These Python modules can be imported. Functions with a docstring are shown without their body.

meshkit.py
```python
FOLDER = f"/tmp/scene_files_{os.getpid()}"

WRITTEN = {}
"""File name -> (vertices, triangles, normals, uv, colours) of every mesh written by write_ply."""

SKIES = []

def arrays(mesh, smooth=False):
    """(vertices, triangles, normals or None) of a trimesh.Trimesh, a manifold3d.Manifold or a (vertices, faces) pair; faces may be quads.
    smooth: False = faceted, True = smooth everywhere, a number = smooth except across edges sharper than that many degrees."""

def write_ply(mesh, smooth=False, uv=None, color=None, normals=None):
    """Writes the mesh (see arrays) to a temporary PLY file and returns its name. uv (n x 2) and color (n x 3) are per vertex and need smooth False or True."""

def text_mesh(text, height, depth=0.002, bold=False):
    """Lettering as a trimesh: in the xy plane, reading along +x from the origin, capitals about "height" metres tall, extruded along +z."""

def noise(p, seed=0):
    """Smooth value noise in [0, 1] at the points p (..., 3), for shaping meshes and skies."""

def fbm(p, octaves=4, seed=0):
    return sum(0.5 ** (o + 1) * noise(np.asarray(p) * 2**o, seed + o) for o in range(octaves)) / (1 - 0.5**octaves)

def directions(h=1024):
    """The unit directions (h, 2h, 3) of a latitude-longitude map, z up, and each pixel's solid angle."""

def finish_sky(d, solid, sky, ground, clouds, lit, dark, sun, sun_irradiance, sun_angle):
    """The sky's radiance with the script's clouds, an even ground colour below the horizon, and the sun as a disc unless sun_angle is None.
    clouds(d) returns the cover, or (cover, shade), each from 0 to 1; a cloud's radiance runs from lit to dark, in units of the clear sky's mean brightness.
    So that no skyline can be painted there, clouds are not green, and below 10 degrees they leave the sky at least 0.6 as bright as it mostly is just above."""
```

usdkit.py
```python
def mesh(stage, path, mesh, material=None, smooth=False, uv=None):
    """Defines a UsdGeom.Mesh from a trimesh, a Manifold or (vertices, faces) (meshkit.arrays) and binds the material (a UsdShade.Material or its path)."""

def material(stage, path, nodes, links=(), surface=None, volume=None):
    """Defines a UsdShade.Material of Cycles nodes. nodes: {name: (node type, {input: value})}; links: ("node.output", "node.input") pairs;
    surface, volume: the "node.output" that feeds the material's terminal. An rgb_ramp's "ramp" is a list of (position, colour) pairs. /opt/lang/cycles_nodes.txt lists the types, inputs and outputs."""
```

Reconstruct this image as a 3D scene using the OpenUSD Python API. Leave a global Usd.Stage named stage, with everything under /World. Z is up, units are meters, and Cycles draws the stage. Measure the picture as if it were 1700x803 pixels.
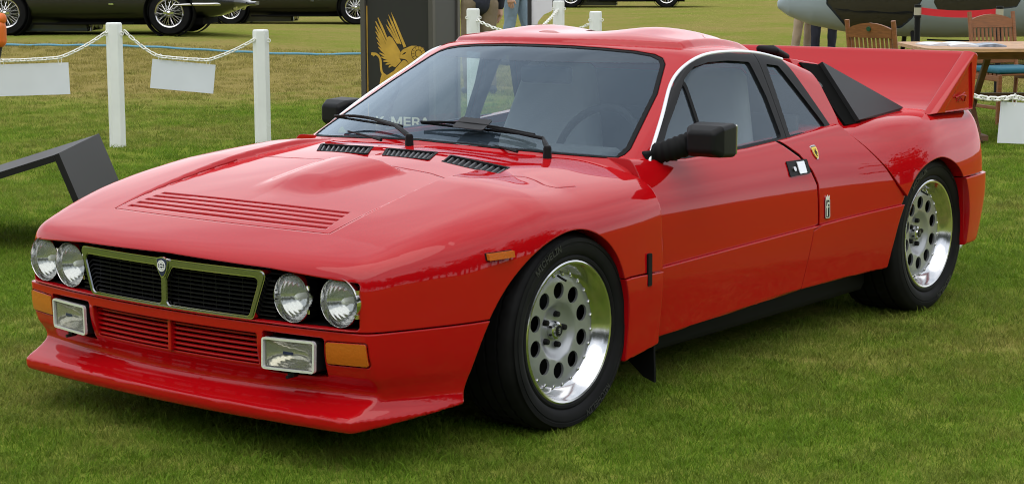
import math, random, numpy as np, trimesh, usdkit, meshkit
import manifold3d as m3
from manifold3d import Manifold, Mesh as MMesh, CrossSection
from scipy.interpolate import RectBivariateSpline, CubicSpline, PchipInterpolator, splprep, splev
from shapely.geometry import Polygon, LineString, Point, box as sbox
from shapely import affinity
from shapely.ops import unary_union
from pxr import Usd, UsdGeom, UsdLux, UsdShade, Gf, Sdf, Vt

stage = Usd.Stage.CreateInMemory()
UsdGeom.SetStageUpAxis(stage, 'Z'); UsdGeom.SetStageMetersPerUnit(stage, 1.0)
world = UsdGeom.Xform.Define(stage, '/World')
stage.SetDefaultPrim(world.GetPrim())
rng = np.random.default_rng(7); random.seed(7)
PI = math.pi
# ------------------------------------------------------------------ camera
# the red car's front axle is the origin: x towards its nose, y towards its left flank, z up
CAM_F, CAM_YAW, CAM_PITCH, CAM_ROLL = 3109.3826, math.radians(217.892882), math.radians(8.60483), math.radians(-0.168434)
CAM_POS = np.array([4.49992, 4.1365, 1.42496])
_f = np.array([math.cos(CAM_PITCH)*math.cos(CAM_YAW), math.cos(CAM_PITCH)*math.sin(CAM_YAW), -math.sin(CAM_PITCH)])
_r = np.array([math.sin(CAM_YAW), -math.cos(CAM_YAW), 0.0]); _u = np.cross(_r, _f)
_c, _s = math.cos(CAM_ROLL), math.sin(CAM_ROLL)
RIGHT, UP, FWD = _c*_r+_s*_u, -_s*_r+_c*_u, _f
cam = UsdGeom.Camera.Define(stage, '/World/camera')
cam.AddTransformOp().Set(Gf.Matrix4d(*[float(v) for row in (list(RIGHT)+[0], list(UP)+[0], list(-FWD)+[0], list(CAM_POS)+[1]) for v in row]))
cam.CreateHorizontalApertureAttr(36.0); cam.CreateVerticalApertureAttr(17.0); cam.CreateFocalLengthAttr(CAM_F/1700*36.0)
cam.CreateClippingRangeAttr(Gf.Vec2f(0.05, 5000))
cam.CreateExposureAttr(0.32)
# ------------------------------------------------------------------ sky and sun (overcast)
SUN_EL, SUN_AZ = math.radians(66), math.radians(25)            # azimuth measured from +x towards +y
SUN_DIR = np.array([math.cos(SUN_EL)*math.cos(SUN_AZ), math.cos(SUN_EL)*math.sin(SUN_AZ), math.sin(SUN_EL)])
mat = lambda name, nodes, links=(), surface=None, volume=None: usdkit.material(stage, '/World/Looks/'+name, nodes, links, surface, volume)
sky_m = mat('sky', {
    'tc': ('texture_coordinate', {}), 'mp': ('mapping', {'scale': (1.0, 1.0, 2.6)}),
    'n': ('noise_texture', {'scale': 2.3, 'detail': 6.0, 'roughness': 0.55, 'distortion': 0.3}),
    'r': ('rgb_ramp', {'ramp': [(0.30, (7.2, 7.8, 8.6)), (0.5, (10.0, 10.4, 11.0)), (0.72, (13.4, 13.5, 13.6))]}),
    'sky': ('sky_texture', {'sky_type': 'single_scattering', 'sun_disc': False, 'sun_elevation': SUN_EL,
                            'sun_rotation': math.atan2(SUN_DIR[0], SUN_DIR[1])}),
    'mx': ('mix_color', {'fac': 0.86, 'use_clamp': False}),
    'bg': ('background_shader', {'strength': 0.1})},
    [('tc.generated', 'mp.vector'), ('mp.vector', 'n.vector'), ('n.fac', 'r.fac'), ('sky.color', 'mx.a'), ('r.color', 'mx.b'), ('mx.result', 'bg.color')],
    surface='bg.background')
dome = UsdLux.DomeLight.Define(stage, '/World/sky')
UsdShade.MaterialBindingAPI.Apply(dome.GetPrim()).Bind(sky_m)
dome.GetPrim().SetCustomDataByKey('kind', 'structure'); dome.GetPrim().SetCustomDataByKey('label', 'pale overcast sky above the show field'); dome.GetPrim().SetCustomDataByKey('category', 'sky')
sun = UsdLux.DistantLight.Define(stage, '/World/sun')
sun.CreateIntensityAttr(0.34); sun.CreateAngleAttr(80.0); sun.CreateNormalizeAttr(True); sun.CreateColorAttr(Gf.Vec3f(1.0, 0.96, 0.9))
_z = Gf.Vec3d(*[float(v) for v in SUN_DIR]); _x = Gf.Cross(Gf.Vec3d(0, 0, 1), _z).GetNormalized(); _y = Gf.Cross(_z, _x)
sun.AddTransformOp().Set(Gf.Matrix4d(_x[0], _x[1], _x[2], 0, _y[0], _y[1], _y[2], 0, _z[0], _z[1], _z[2], 0, 0, 0, 0, 1))
# ------------------------------------------------------------------ helpers
_used = {}
def numbered(parent, name):
    k = (parent, name); n = _used.get(k, 0); _used[k] = n+1
    return name if n == 0 else f'{name}_{n:03d}'
def tag(p, label=None, cat=None, group=None, kind=None):
    p = p.GetPrim() if hasattr(p, 'GetPrim') else p
    for k, v in (('label', label), ('category', cat), ('group', group), ('kind', kind)):
        if v: p.SetCustomDataByKey(k, v)
    return p
def thing(name, label, cat, loc=(0, 0, 0), rz=0.0, group=None):
    x = UsdGeom.Xform.Define(stage, '/World/'+numbered('/World', name))
    x.AddTranslateOp().Set(Gf.Vec3d(*map(float, loc)))
    if rz: x.AddRotateZOp().Set(math.degrees(rz))
    return tag(x, label, cat, group)
def ppath(parent): return '/World' if parent is None else (parent if isinstance(parent, str) else str(parent.GetPath()))
def tm(mesh):
    if hasattr(mesh, 'to_mesh'):
        m = mesh.to_mesh(); return trimesh.Trimesh(np.array(m.vert_properties[:, :3]), np.array(m.tri_verts), process=False)
    return mesh
def obj(name, mesh, material, parent=None, smooth=35, label=None):
    if isinstance(mesh, (list, tuple)) and not isinstance(mesh[0], np.ndarray): mesh = trimesh.util.concatenate([tm(q) for q in mesh])
    path = ppath(parent); path = path+'/'+numbered(path, name)
    p = usdkit.mesh(stage, path, mesh, material, smooth=smooth).GetPrim()
    if label: tag(p, label)
    return p
def emit(name, V, F, N, material, parent, label=None):
    """a mesh with explicit vertex normals"""
    path = ppath(parent); path = path+'/'+numbered(path, name)
    m = UsdGeom.Mesh.Define(stage, path)
    m.CreatePointsAttr(Vt.Vec3fArray.FromNumpy(np.asarray(V, np.float32))); m.CreateFaceVertexCountsAttr(Vt.IntArray.FromNumpy(np.full(len(F), 3, np.int32)))
    m.CreateFaceVertexIndicesAttr(Vt.IntArray.FromNumpy(np.asarray(F, np.int32).ravel())); m.CreateSubdivisionSchemeAttr('none')
    m.CreateNormalsAttr(Vt.Vec3fArray.FromNumpy(np.asarray(N, np.float32))); m.SetNormalsInterpolation('vertex')
    UsdShade.MaterialBindingAPI.Apply(m.GetPrim()).Bind(material)
    if label: tag(m, label)
    return m.GetPrim()
def dup(root, loc, rz, label, group=None, name=None):
    was = root.GetCustomData()
    r = thing(name or root.GetName().rsplit('_0', 1)[0], label, was['category'], loc, rz, group or was.get('group'))
    r.GetReferences().AddInternalReference(root.GetPath()); r.SetInstanceable(True)
    # what the reference brings along stays, this copy's own words win
    return r
def T(m, loc=(0, 0, 0), rx=0, ry=0, rz=0, sc=None):
    m = m.copy()
    if sc is not None: m.apply_scale(sc)
    for a, ax in ((rx, [1, 0, 0]), (ry, [0, 1, 0]), (rz, [0, 0, 1])):
        if a: m.apply_transform(trimesh.transformations.rotation_matrix(a, ax))
    m.apply_translation(loc); return m
def box(sx, sy, sz, loc=(0, 0, 0), **k): return T(trimesh.creation.box((sx, sy, sz)), loc, **k)
def rbox(sx, sy, sz, r=0.01, loc=(0, 0, 0), n=8, **k):
    """box with rounded edges"""
    hx, hy, hz = sx/2-r, sy/2-r, sz/2-r
    s = Manifold.sphere(r, n*2)
    pts = [s.translate((a*hx, b*hy, c*hz)) for a in (-1, 1) for b in (-1, 1) for c in (-1, 1)]
    return T(tm(Manifold.batch_hull(pts)), loc, **k)
def cyl(r, h, loc=(0, 0, 0), n=24, **k): return T(trimesh.creation.cylinder(r, h, sections=n), loc, **k)
def tube(pts, r, n=8, closed=False):
    """round bar along a polyline; r may be a list"""
    P = np.asarray(pts, float); k = len(P); rr = np.broadcast_to(r, (k,))
    t = np.gradient(P, axis=0) if not closed else np.roll(P, -1, 0)-np.roll(P, 1, 0)
    t /= np.linalg.norm(t, axis=1, keepdims=True)+1e-12
    a = np.cross(t[0], [0, 0, 1.0]); a = np.cross(t[0], [1.0, 0, 0]) if np.linalg.norm(a) < 1e-3 else a
    V = []
    for i in range(k):
        a = a-t[i]*np.dot(a, t[i]); a /= np.linalg.norm(a)+1e-12; b = np.cross(t[i], a)
        th = np.arange(n)/n*2*PI
        V.append(P[i]+rr[i]*(np.cos(th)[:, None]*a+np.sin(th)[:, None]*b))
    V = np.concatenate(V); F = []
    for i in range(k if closed else k-1):
        j = (i+1) % k
        for q in range(n):
            w = (q+1) % n; F += [[i*n+q, i*n+w, j*n+w], [i*n+q, j*n+w, j*n+q]]
    if not closed:
        V = np.vstack([V, P[:1], P[-1:]]); e = len(V)
        for q in range(n):
            w = (q+1) % n; F += [[e-2, w, q], [e-1, (k-1)*n+q, (k-1)*n+w]]
    return trimesh.Trimesh(V, np.array(F), process=False)
def lathe(prof, n=48, axis='z'):
    """prof: (r, h) pairs, closed if it starts and ends on the axis"""
    p = np.asarray(prof, float); th = np.arange(n)/n*2*PI
    V = np.stack([p[:, None, 0]*np.cos(th), p[:, None, 0]*np.sin(th), np.broadcast_to(p[:, None, 1], (len(p), n))], -1).reshape(-1, 3); F = []
    for i in range(len(p)-1):
        for q in range(n):
            w = (q+1) % n; F += [[i*n+q, i*n+w, (i+1)*n+w], [i*n+q, (i+1)*n+w, (i+1)*n+q]]
    m = trimesh.Trimesh(V, np.array(F), process=False)
    m.update_faces(m.area_faces > 1e-12)
    if axis == 'y': m.apply_transform(trimesh.transformations.rotation_matrix(-PI/2, [1, 0, 0]))   # z -> +y
    if axis == 'x': m.apply_transform(trimesh.transformations.rotation_matrix(PI/2, [0, 1, 0]))
    return m
def extr(poly, h, z0=0.0):
    polys = getattr(poly, 'geoms', [poly]); out = []
    for g in polys:
        if g.area > 1e-9:
            m = trimesh.creation.extrude_polygon(g, h, engine='earcut'); m.apply_translation((0, 0, z0)); out.append(m)
    return trimesh.util.concatenate(out)
def prism_y(poly, y0, y1):
    """polygon given in (x, z), swept from y0 to y1, as a Manifold"""
    ms = []
    for g in getattr(poly, 'geoms', [poly]):
        m = trimesh.creation.extrude_polygon(g, y1-y0, engine='earcut')
        v = m.vertices; V = np.stack([v[:, 0], y0+v[:, 2], v[:, 1]], 1); ms.append(Manifold(MMesh(V.astype(np.float32), m.faces[:, ::-1].astype(np.uint32))))
    return Manifold.compose(ms) if len(ms) > 1 else ms[0]
def prism_x(poly, x0, x1):
    """polygon given in (y, z), swept from x0 to x1"""
    ms = []
    for g in getattr(poly, 'geoms', [poly]):
        m = trimesh.creation.extrude_polygon(g, x1-x0, engine='earcut')
        v = m.vertices; V = np.stack([x0+v[:, 2], v[:, 0], v[:, 1]], 1); ms.append(Manifold(MMesh(V.astype(np.float32), m.faces.astype(np.uint32))))
    return Manifold.compose(ms) if len(ms) > 1 else ms[0]
def prism_z(poly, z0, z1):
    ms = [Manifold(MMesh((m := T(extr(g, z1-z0), (0, 0, z0))).vertices.astype(np.float32), m.faces.astype(np.uint32))) for g in getattr(poly, 'geoms', [poly])]
    return Manifold.compose(ms) if len(ms) > 1 else ms[0]
def smooth_poly(pts, n=6, closed=True):
    P = np.asarray(pts, float)
    t = np.arange(len(P)+1 if closed else len(P))
    cs = CubicSpline(t, np.vstack([P, P[:1]]) if closed else P, bc_type='periodic' if closed else 'natural')
    return cs(np.linspace(0, t[-1], n*(len(t)-1)+1)[:-1 if closed else None])
def rounded(poly, r, q=6): return poly.buffer(-r).buffer(2*r, quad_segs=q).buffer(-r, quad_segs=q)
def mirror(m):
    m = m.copy(); m.vertices[:, 1] *= -1; m.faces = m.faces[:, ::-1]; return m
# implicit surfaces ---------------------------------------------------------
def smax(a, b, k):
    h = np.maximum(k-np.abs(a-b), 0)/k
    return np.maximum(a, b)+h*h*h*k/6
def grad(f, P, e=4e-4):
    g = np.stack([(f(P+d)-f(P-d))/(2*e) for d in np.eye(3)*e], -1); return g
def surface_net(f, lo, hi, h):
    """closed mesh of f = 0 inside the box (surface nets, corners then pulled onto the surface)"""
    n = [int(math.ceil((b-a)/h))+1 for a, b in zip(lo, hi)]
    ax = [lo[i]+h*np.arange(n[i]) for i in range(3)]
    X = np.stack(np.meshgrid(*ax, indexing='ij'), -1).reshape(-1, 3)
    v = np.concatenate([f(c) for c in np.array_split(X, max(1, len(X)//400000))]).reshape(n)
    v[[0, -1]] = np.maximum(v[[0, -1]], 1e-3); v[:, [0, -1]] = np.maximum(v[:, [0, -1]], 1e-3); v[:, :, [0, -1]] = np.maximum(v[:, :, [0, -1]], 1e-3)
    ins = v < 0
    num = np.zeros([k-1 for k in n]); acc = np.zeros([k-1 for k in n]+[3])
    C = [np.s_[:-1], np.s_[1:]]
    for axis in range(3):
        for b in (0, 1):
            for c in (0, 1):
                o = [0, 0, 0]; q = [i for i in range(3) if i != axis]; o[q[0]], o[q[1]] = b, c
                s0 = tuple(C[k] for k in o); o1 = list(o); o1[axis] = 1; s1 = tuple(C[k] for k in o1)
                a0, a1 = v[s0], v[s1]; cr = (a0 < 0) != (a1 < 0)
                t = np.where(cr, a0/np.where(a0-a1 == 0, 1, a0-a1), 0)
                num += cr
                for k in range(3): acc[..., k] += np.where(cr, (o[k] if k != axis else t), 0)
    cells = num > 0; idx = -np.ones(cells.shape, np.int64); idx[cells] = np.arange(cells.sum())
    ijk = np.argwhere(cells); V = np.array(lo)+h*(ijk+acc[cells]/num[cells][:, None])
    F = []
    for axis in range(3):
        q = [(axis+1) % 3, (axis+2) % 3]
        s0 = [np.s_[:]]*3; s1 = [np.s_[:]]*3; s0[axis] = np.s_[:-1]; s1[axis] = np.s_[1:]
        a, b = ins[tuple(s0)], ins[tuple(s1)]
        e = np.argwhere(a != b); fl = a[tuple(e.T)]
        ok = np.all([(e[:, i] > 0) & (e[:, i] < n[i]-1) for i in q], axis=0); e, fl = e[ok], fl[ok]
        d = lambda da, db: idx[tuple((e-np.eye(3, dtype=int)[q[0]]*da-np.eye(3, dtype=int)[q[1]]*db).T)]
        Q = np.stack([d(1, 1), d(0, 1), d(0, 0), d(1, 0)], 1)
        Q = np.where(fl[:, None], Q, Q[:, ::-1])
        F.append(Q[:, [0, 1, 2]]); F.append(Q[:, [0, 2, 3]])
    F = np.concatenate(F)
    for _ in range(3):
        g = grad(f, V); w = f(V)[:, None]*g/np.maximum((g*g).sum(1, keepdims=True), 1e-6)
        V = V-np.clip(w, -h*.6, h*.6)
    return V, F
def to_man(V, F):
    m = Manifold(MMesh(np.asarray(V, np.float32), np.asarray(F, np.uint32)))
    if m.status() != m3.Error.NoError or m.num_tri() == 0: raise RuntimeError('not manifold: %s' % m.status())
    return m
def field_mesh(man, f, tol=1.2e-3):
    """vertices, faces and normals of a cut solid: the surface f = 0 is shaded by f's gradient, the cut faces flat"""
    t = tm(man); V, F = t.vertices, t.faces
    keep = t.area_faces > 1e-10; F = F[keep]
    fn = np.cross(V[F[:, 1]]-V[F[:, 0]], V[F[:, 2]]-V[F[:, 0]]); fn /= np.linalg.norm(fn, axis=1, keepdims=True)+1e-18
    on = np.abs(f(V)) < tol
    cen = V[F].mean(1)
    gc = grad(f, cen); gc /= np.linalg.norm(gc, axis=1, keepdims=True)+1e-9
    surf = on[F].all(1) & ((gc*fn).sum(1) > 0.6)
    cor = V[F].reshape(-1, 3); nrm = np.repeat(fn, 3, 0)
    sf = np.repeat(surf, 3)
    p = cor[sf]*0.9+np.repeat(cen[surf], 3, 0)*0.1
    g = grad(f, p); g /= np.linalg.norm(g, axis=1, keepdims=True)+1e-9
    bad = (g*nrm[sf]).sum(1) < 0.3; g[bad] = nrm[sf][bad]
    nrm[sf] = g
    key = np.round(np.hstack([cor*1e5, nrm*200])).astype(np.int64)
    _, first, inv = np.unique(key, axis=0, return_index=True, return_inverse=True)
    return cor[first], inv.reshape(-1, 3), nrm[first]
# ------------------------------------------------------------------ materials
def pbsdf(name, color, rough=0.5, metal=0.0, extra=None, bump=None, var=None):
    """plain material; bump = (scale, distance), var = (scale, amount): uneven tone"""
    n = {'p': ('principled_bsdf', {'base_color': color, 'roughness': rough, 'metallic': metal, **(extra or {})}), 'g': ('texture_coordinate', {})}
    l = []
    if bump:
        n['bn'] = ('noise_texture', {'scale': bump[0], 'detail': 4.0}); n['b'] = ('bump', {'strength': 0.6, 'distance': bump[1]})
        l += [('g.object', 'bn.vector'), ('bn.fac', 'b.height'), ('b.normal', 'p.normal')]
    if var:
        c = np.array(color)
        n['vn'] = ('noise_texture', {'scale': var[0], 'detail': 5.0}); n['vr'] = ('rgb_ramp', {'ramp': [(0.3, tuple(c*(1-var[1]))), (0.7, tuple(np.minimum(c*(1+var[1]), 1)))]})
        l += [('g.object', 'vn.vector'), ('vn.fac', 'vr.fac'), ('vr.color', 'p.base_color')]
    return mat(name, n, l, 'p.BSDF')
M = {}
M['red'] = mat('red_paint', {
    'p': ('principled_bsdf', {'base_color': (0.37, 0.0024, 0.0048), 'roughness': 0.5, 'specular_ior_level': 0.0, 'coat_weight': 1.0, 'coat_roughness': 0.018, 'coat_ior': 1.47}),
    'bv': ('bevel', {'samples': 6, 'radius': 0.006}), 'tc': ('texture_coordinate', {}),
    'n': ('noise_texture', {'scale': 3.2, 'detail': 1.0}), 'b': ('bump', {'strength': 0.10, 'distance': 0.006})},
    [('tc.object', 'n.vector'), ('n.fac', 'b.height'), ('bv.bevel', 'b.normal'), ('b.normal', 'p.coat_normal'), ('bv.bevel', 'p.normal')], 'p.BSDF')
M['black'] = pbsdf('black_satin', (0.0065, 0.0065, 0.007), 0.45, extra={'specular_ior_level': 0.16}, bump=(90, 0.0006))
M['rubber'] = pbsdf('rubber_trim', (0.005, 0.005, 0.0055), 0.6, extra={'specular_ior_level': 0.12})
M['dark'] = pbsdf('dark_cavity', (0.005, 0.005, 0.005), 0.9, extra={'specular_ior_level': 0.05})
M['louvre'] = pbsdf('vent_louvre_black', (0.028, 0.028, 0.03), 0.4)
M['mattegrey'] = pbsdf('matte_black_panel', (0.020, 0.020, 0.022), 0.48, extra={'specular_ior_level': 0.25}, bump=(160, 0.0005))
M['chrome'] = pbsdf('chrome', (0.62, 0.61, 0.60), 0.09, 1.0)
M['darkchrome'] = pbsdf('dark_chrome', (0.30, 0.32, 0.36), 0.12, 1.0)
M['polished'] = pbsdf('polished_rim', (0.66, 0.66, 0.67), 0.15, 1.0)
M['silver'] = pbsdf('silver_disc', (0.36, 0.37, 0.38), 0.36, 0.75, extra={'coat_weight': 0.3})
M['trim'] = pbsdf('bright_trim', (0.78, 0.79, 0.82), 0.22, 0.55)
M['tyre'] = pbsdf('tyre_rubber', (0.0065, 0.0065, 0.007), 0.62, extra={'specular_ior_level': 0.14}, bump=(220, 0.0006), var=(14, 0.35))
M['tyretext'] = pbsdf('tyre_lettering', (0.016, 0.016, 0.016), 0.5)
def glass_mat(name, tint, gloss=1.0, ior=1.52, haze=0.0, hazecol=(0.5, 0.55, 0.6)):
    n = {'t': ('transparent_bsdf', {'color': tint}), 'g': ('glossy_bsdf', {'color': (.72*gloss, .86*gloss, 1.0*gloss), 'roughness': 0.0}), 'f': ('fresnel', {'IOR': ior}),
         'm': ('mix_closure', {}), 'd': ('diffuse_bsdf', {'color': hazecol}), 'm2': ('mix_closure', {'fac': haze}), 'ge': ('geometry', {}), 'iv': ('math', {'math_type': 'subtract', 'value1': 1.0}), 'fm': ('math', {'math_type': 'multiply'})}
    return mat(name, n, [('ge.backfacing', 'iv.value2'), ('iv.value', 'fm.value1'), ('f.fac', 'fm.value2'), ('fm.value', 'm.fac'), ('t.BSDF', 'm.closure1'), ('g.BSDF', 'm.closure2'), ('m.closure', 'm2.closure1'), ('d.BSDF', 'm2.closure2')], 'm2.closure')
M['windscreen'] = glass_mat('windscreen_glass', (0.88, 0.93, 0.93), ior=1.50, haze=0.012, hazecol=(.36, .50, .66))
M['sideglass'] = glass_mat('side_glass', (0.86, 0.90, 0.90), ior=1.6, haze=0.008)
M['band'] = glass_mat('tinted_band', (0.28, 0.38, 0.44), ior=1.6, haze=0.02)
M['fabric'] = pbsdf('seat_fabric', (0.34, 0.34, 0.345), 0.9, bump=(160, 0.001))
M['interior'] = pbsdf('interior_trim', (0.045, 0.047, 0.05), 0.7, bump=(120, 0.001))
M['reflector'] = mat('lamp_reflector', {'p': ('principled_bsdf', {'base_color': (0.46, 0.46, 0.46), 'metallic': 1.0, 'roughness': 0.14}), 'tc': ('texture_coordinate', {}),
    'w': ('wave_texture', {'scale': 38.0, 'distortion': 0.6, 'detail': 1.0}), 'b': ('bump', {'strength': 0.08, 'distance': 0.004})},
    [('tc.object', 'w.vector'), ('w.fac', 'b.height'), ('b.normal', 'p.normal')], 'p.BSDF')
def lens_mat(name, tint, sc, dist, haze=0.10):
    return mat(name, {'t': ('transparent_bsdf', {'color': tint}), 'g': ('glossy_bsdf', {'roughness': 0.03}), 'f': ('fresnel', {'IOR': 1.55}), 'm': ('mix_closure', {}), 'ge': ('geometry', {}), 'iv': ('math', {'math_type': 'subtract', 'value1': 1.0}), 'fm': ('math', {'math_type': 'multiply'}),
        'd': ('diffuse_bsdf', {'color': tuple(0.9*np.array(tint))}), 'm2': ('mix_closure', {'fac': haze}), 'tc': ('texture_coordinate', {}), 'mp': ('mapping', {'scale': (0.2, sc, sc*0.25)}),
        'n': ('wave_texture', {'scale': 1.0, 'bands_direction': 'y', 'distortion': 1.2, 'detail': 1.0}), 'b': ('bump', {'strength': 0.6, 'distance': dist})},
        [('tc.object', 'mp.vector'), ('mp.vector', 'n.vector'), ('n.fac', 'b.height'), ('b.normal', 'g.normal'), ('ge.backfacing', 'iv.value2'), ('iv.value', 'fm.value1'), ('f.fac', 'fm.value2'), ('fm.value', 'm.fac'), ('t.BSDF', 'm.closure1'), ('g.BSDF', 'm.closure2'),
         ('m.closure', 'm2.closure1'), ('d.BSDF', 'm2.closure2')], 'm2.closure')
M['lens'] = lens_mat('lamp_lens', (0.94, 0.95, 0.94), 110, 0.003, 0.02)
M['foglens'] = lens_mat('fog_lens', (0.93, 0.92, 0.86), 150, 0.003, 0.03)
M['amber'] = pbsdf('amber_lens', (0.42, 0.10, 0.008), 0.18, extra={'coat_weight': 0.5}, bump=(110, 0.002))
M['gold'] = pbsdf('badge_yellow', (0.75, 0.52, 0.05), 0.35)
M['white'] = pbsdf('white_enamel', (0.75, 0.75, 0.74), 0.35)
M['navy'] = pbsdf('dark_blue_enamel', (0.01, 0.015, 0.05), 0.3)
# ------------------------------------------------------------------ the red sports car
CAR = thing('sports_car', 'red wedge shaped two seat rally coupe with quad round headlights parked on the grass', 'car')
def smst(x, a, b):
    t = np.clip((x-a)/(b-a), 0, 1); return t*t*(3-2*t)
def table(xs, ys, rows, s=0.0, kx=3, ky=3):
    o = np.argsort(xs); return RectBivariateSpline(np.array(xs, float)[o], np.array(ys, float), np.array(rows, float)[o], kx=kx, ky=ky, s=s)
def n0(y): return 0.845-0.075*(y/0.72)**2            # the nose in plan
# --- front half: top of bonnet and fenders, flanks
H_front = table([.95, .90, .80, .70, .60, .40, .20, 0, -.20, -.40, -.65], [0, .23, .46, .58, .70, .88], [
    [.527, .525, .517, .510, .500, .485],
    [.560, .558, .550, .543, .532, .515],
    [.603, .600, .591, .584, .572, .553],
    [.640, .637, .628, .620, .608, .585],
    [.668, .665, .656, .649, .637, .612],
    [.714, .711, .701, .695, .683, .655],
    [.751, .748, .737, .731, .718, .690],
    [.778, .775, .763, .756, .738, .708],
    [.796, .793, .780, .772, .748, .715],
    [.806, .803, .788, .778, .753, .718],
    [.800, .797, .784, .775, .750, .715]], s=2e-5)
def h_front(x, y):
    a = np.abs(y)
    z = H_front.ev(x, a)
    step = 0.020*np.clip((0.64-x)/0.55, 0, 1)*np.where(np.asarray(y) > 0, smst(x, -.10, .18), smst(x, -.46, -.18))                     # fenders stand a little above the bonnet
    z = z+step*smst(a, 0.457, 0.478)*(1-smst(x, -0.62, -0.30)*0)
    # the intake bulge left of the middle
    u = np.clip((0.45-x)/0.345, 0, 1); amp = 0.034*(1-(1-u)**2)*smst(u, 0, .5)*(1-smst(-x, -0.097, -0.075))
    w = 0.150+.055*u; yc = .045+.045*u
    b = np.clip(1-np.abs((y-yc)/w)**3, 0, 1)
    return z+amp*b**1.7
S_front = table([.95, .85, .77, .68, .58, .45, .30, .10, -.10, -.30, -.50, -.60], [.10, .30, .44, .52, .62, .72, .84], [
    [0.620, 0.620, 0.620, 0.615, 0.610, 0.600, 0.560],
    [0.675, 0.680, 0.680, 0.677, 0.670, 0.655, 0.620],
    [0.718, 0.725, 0.725, 0.722, 0.715, 0.700, 0.660],
    [0.757, 0.767, 0.768, 0.765, 0.761, 0.738, 0.690],
    [0.797, 0.807, 0.810, 0.807, 0.803, 0.779, 0.720],
    [0.843, 0.852, 0.856, 0.853, 0.849, 0.825, 0.750],
    [0.868, 0.876, 0.880, 0.878, 0.874, 0.850, 0.770],
    [0.878, 0.886, 0.890, 0.888, 0.884, 0.860, 0.780],
    [0.878, 0.886, 0.890, 0.888, 0.884, 0.860, 0.780],
    [0.868, 0.878, 0.884, 0.882, 0.878, 0.854, 0.775],
    [0.848, 0.862, 0.871, 0.868, 0.864, 0.840, 0.720],
    [0.835, 0.852, 0.862, 0.858, 0.854, 0.830, 0.700]], s=2e-5)
def kfront(x): return np.interp(x, [-.6, -.2, .2, .5, .72, .85], [.15, .17, .19, .16, .10, .06])
def f_front(P):
    x, y, z = P.T; a = np.abs(y)
    d = smax((z-h_front(x, y))*0.97, a-S_front.ev(x, z), kfront(x))
    return smax(d, x-(n0(a)+0.004), 0.085)
FL = PchipInterpolator([.05, .10, .122, .128, .15, .162, .172, .19, .215, .24, .28, .35, .45], [-.02, -.012, -.002, .002, .009, .009, .0, -.024, -.040, -.034, -.014, -.002, 0])
def f_low(P):
    x, y, z = P.T; a = np.abs(y)
    fl = FL(np.clip(z, .05, .45))
    side = S_front.ev(x, np.minimum(z, .44))+0.004+fl*np.interp(x, [.25, .5, .75], [0, .45, 0.9])*0.8
    d = smax(a-side, x-(n0(a)+fl*1.35+.036*smst(.235-z, 0, .06)*(a/.7)**2), 0.022)
    bottom = np.interp(x, [-.5, -.2, .35, .50, .85], [.19, .165, .185, .172, .125])
    return smax(d, bottom-z, 0.012)
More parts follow.
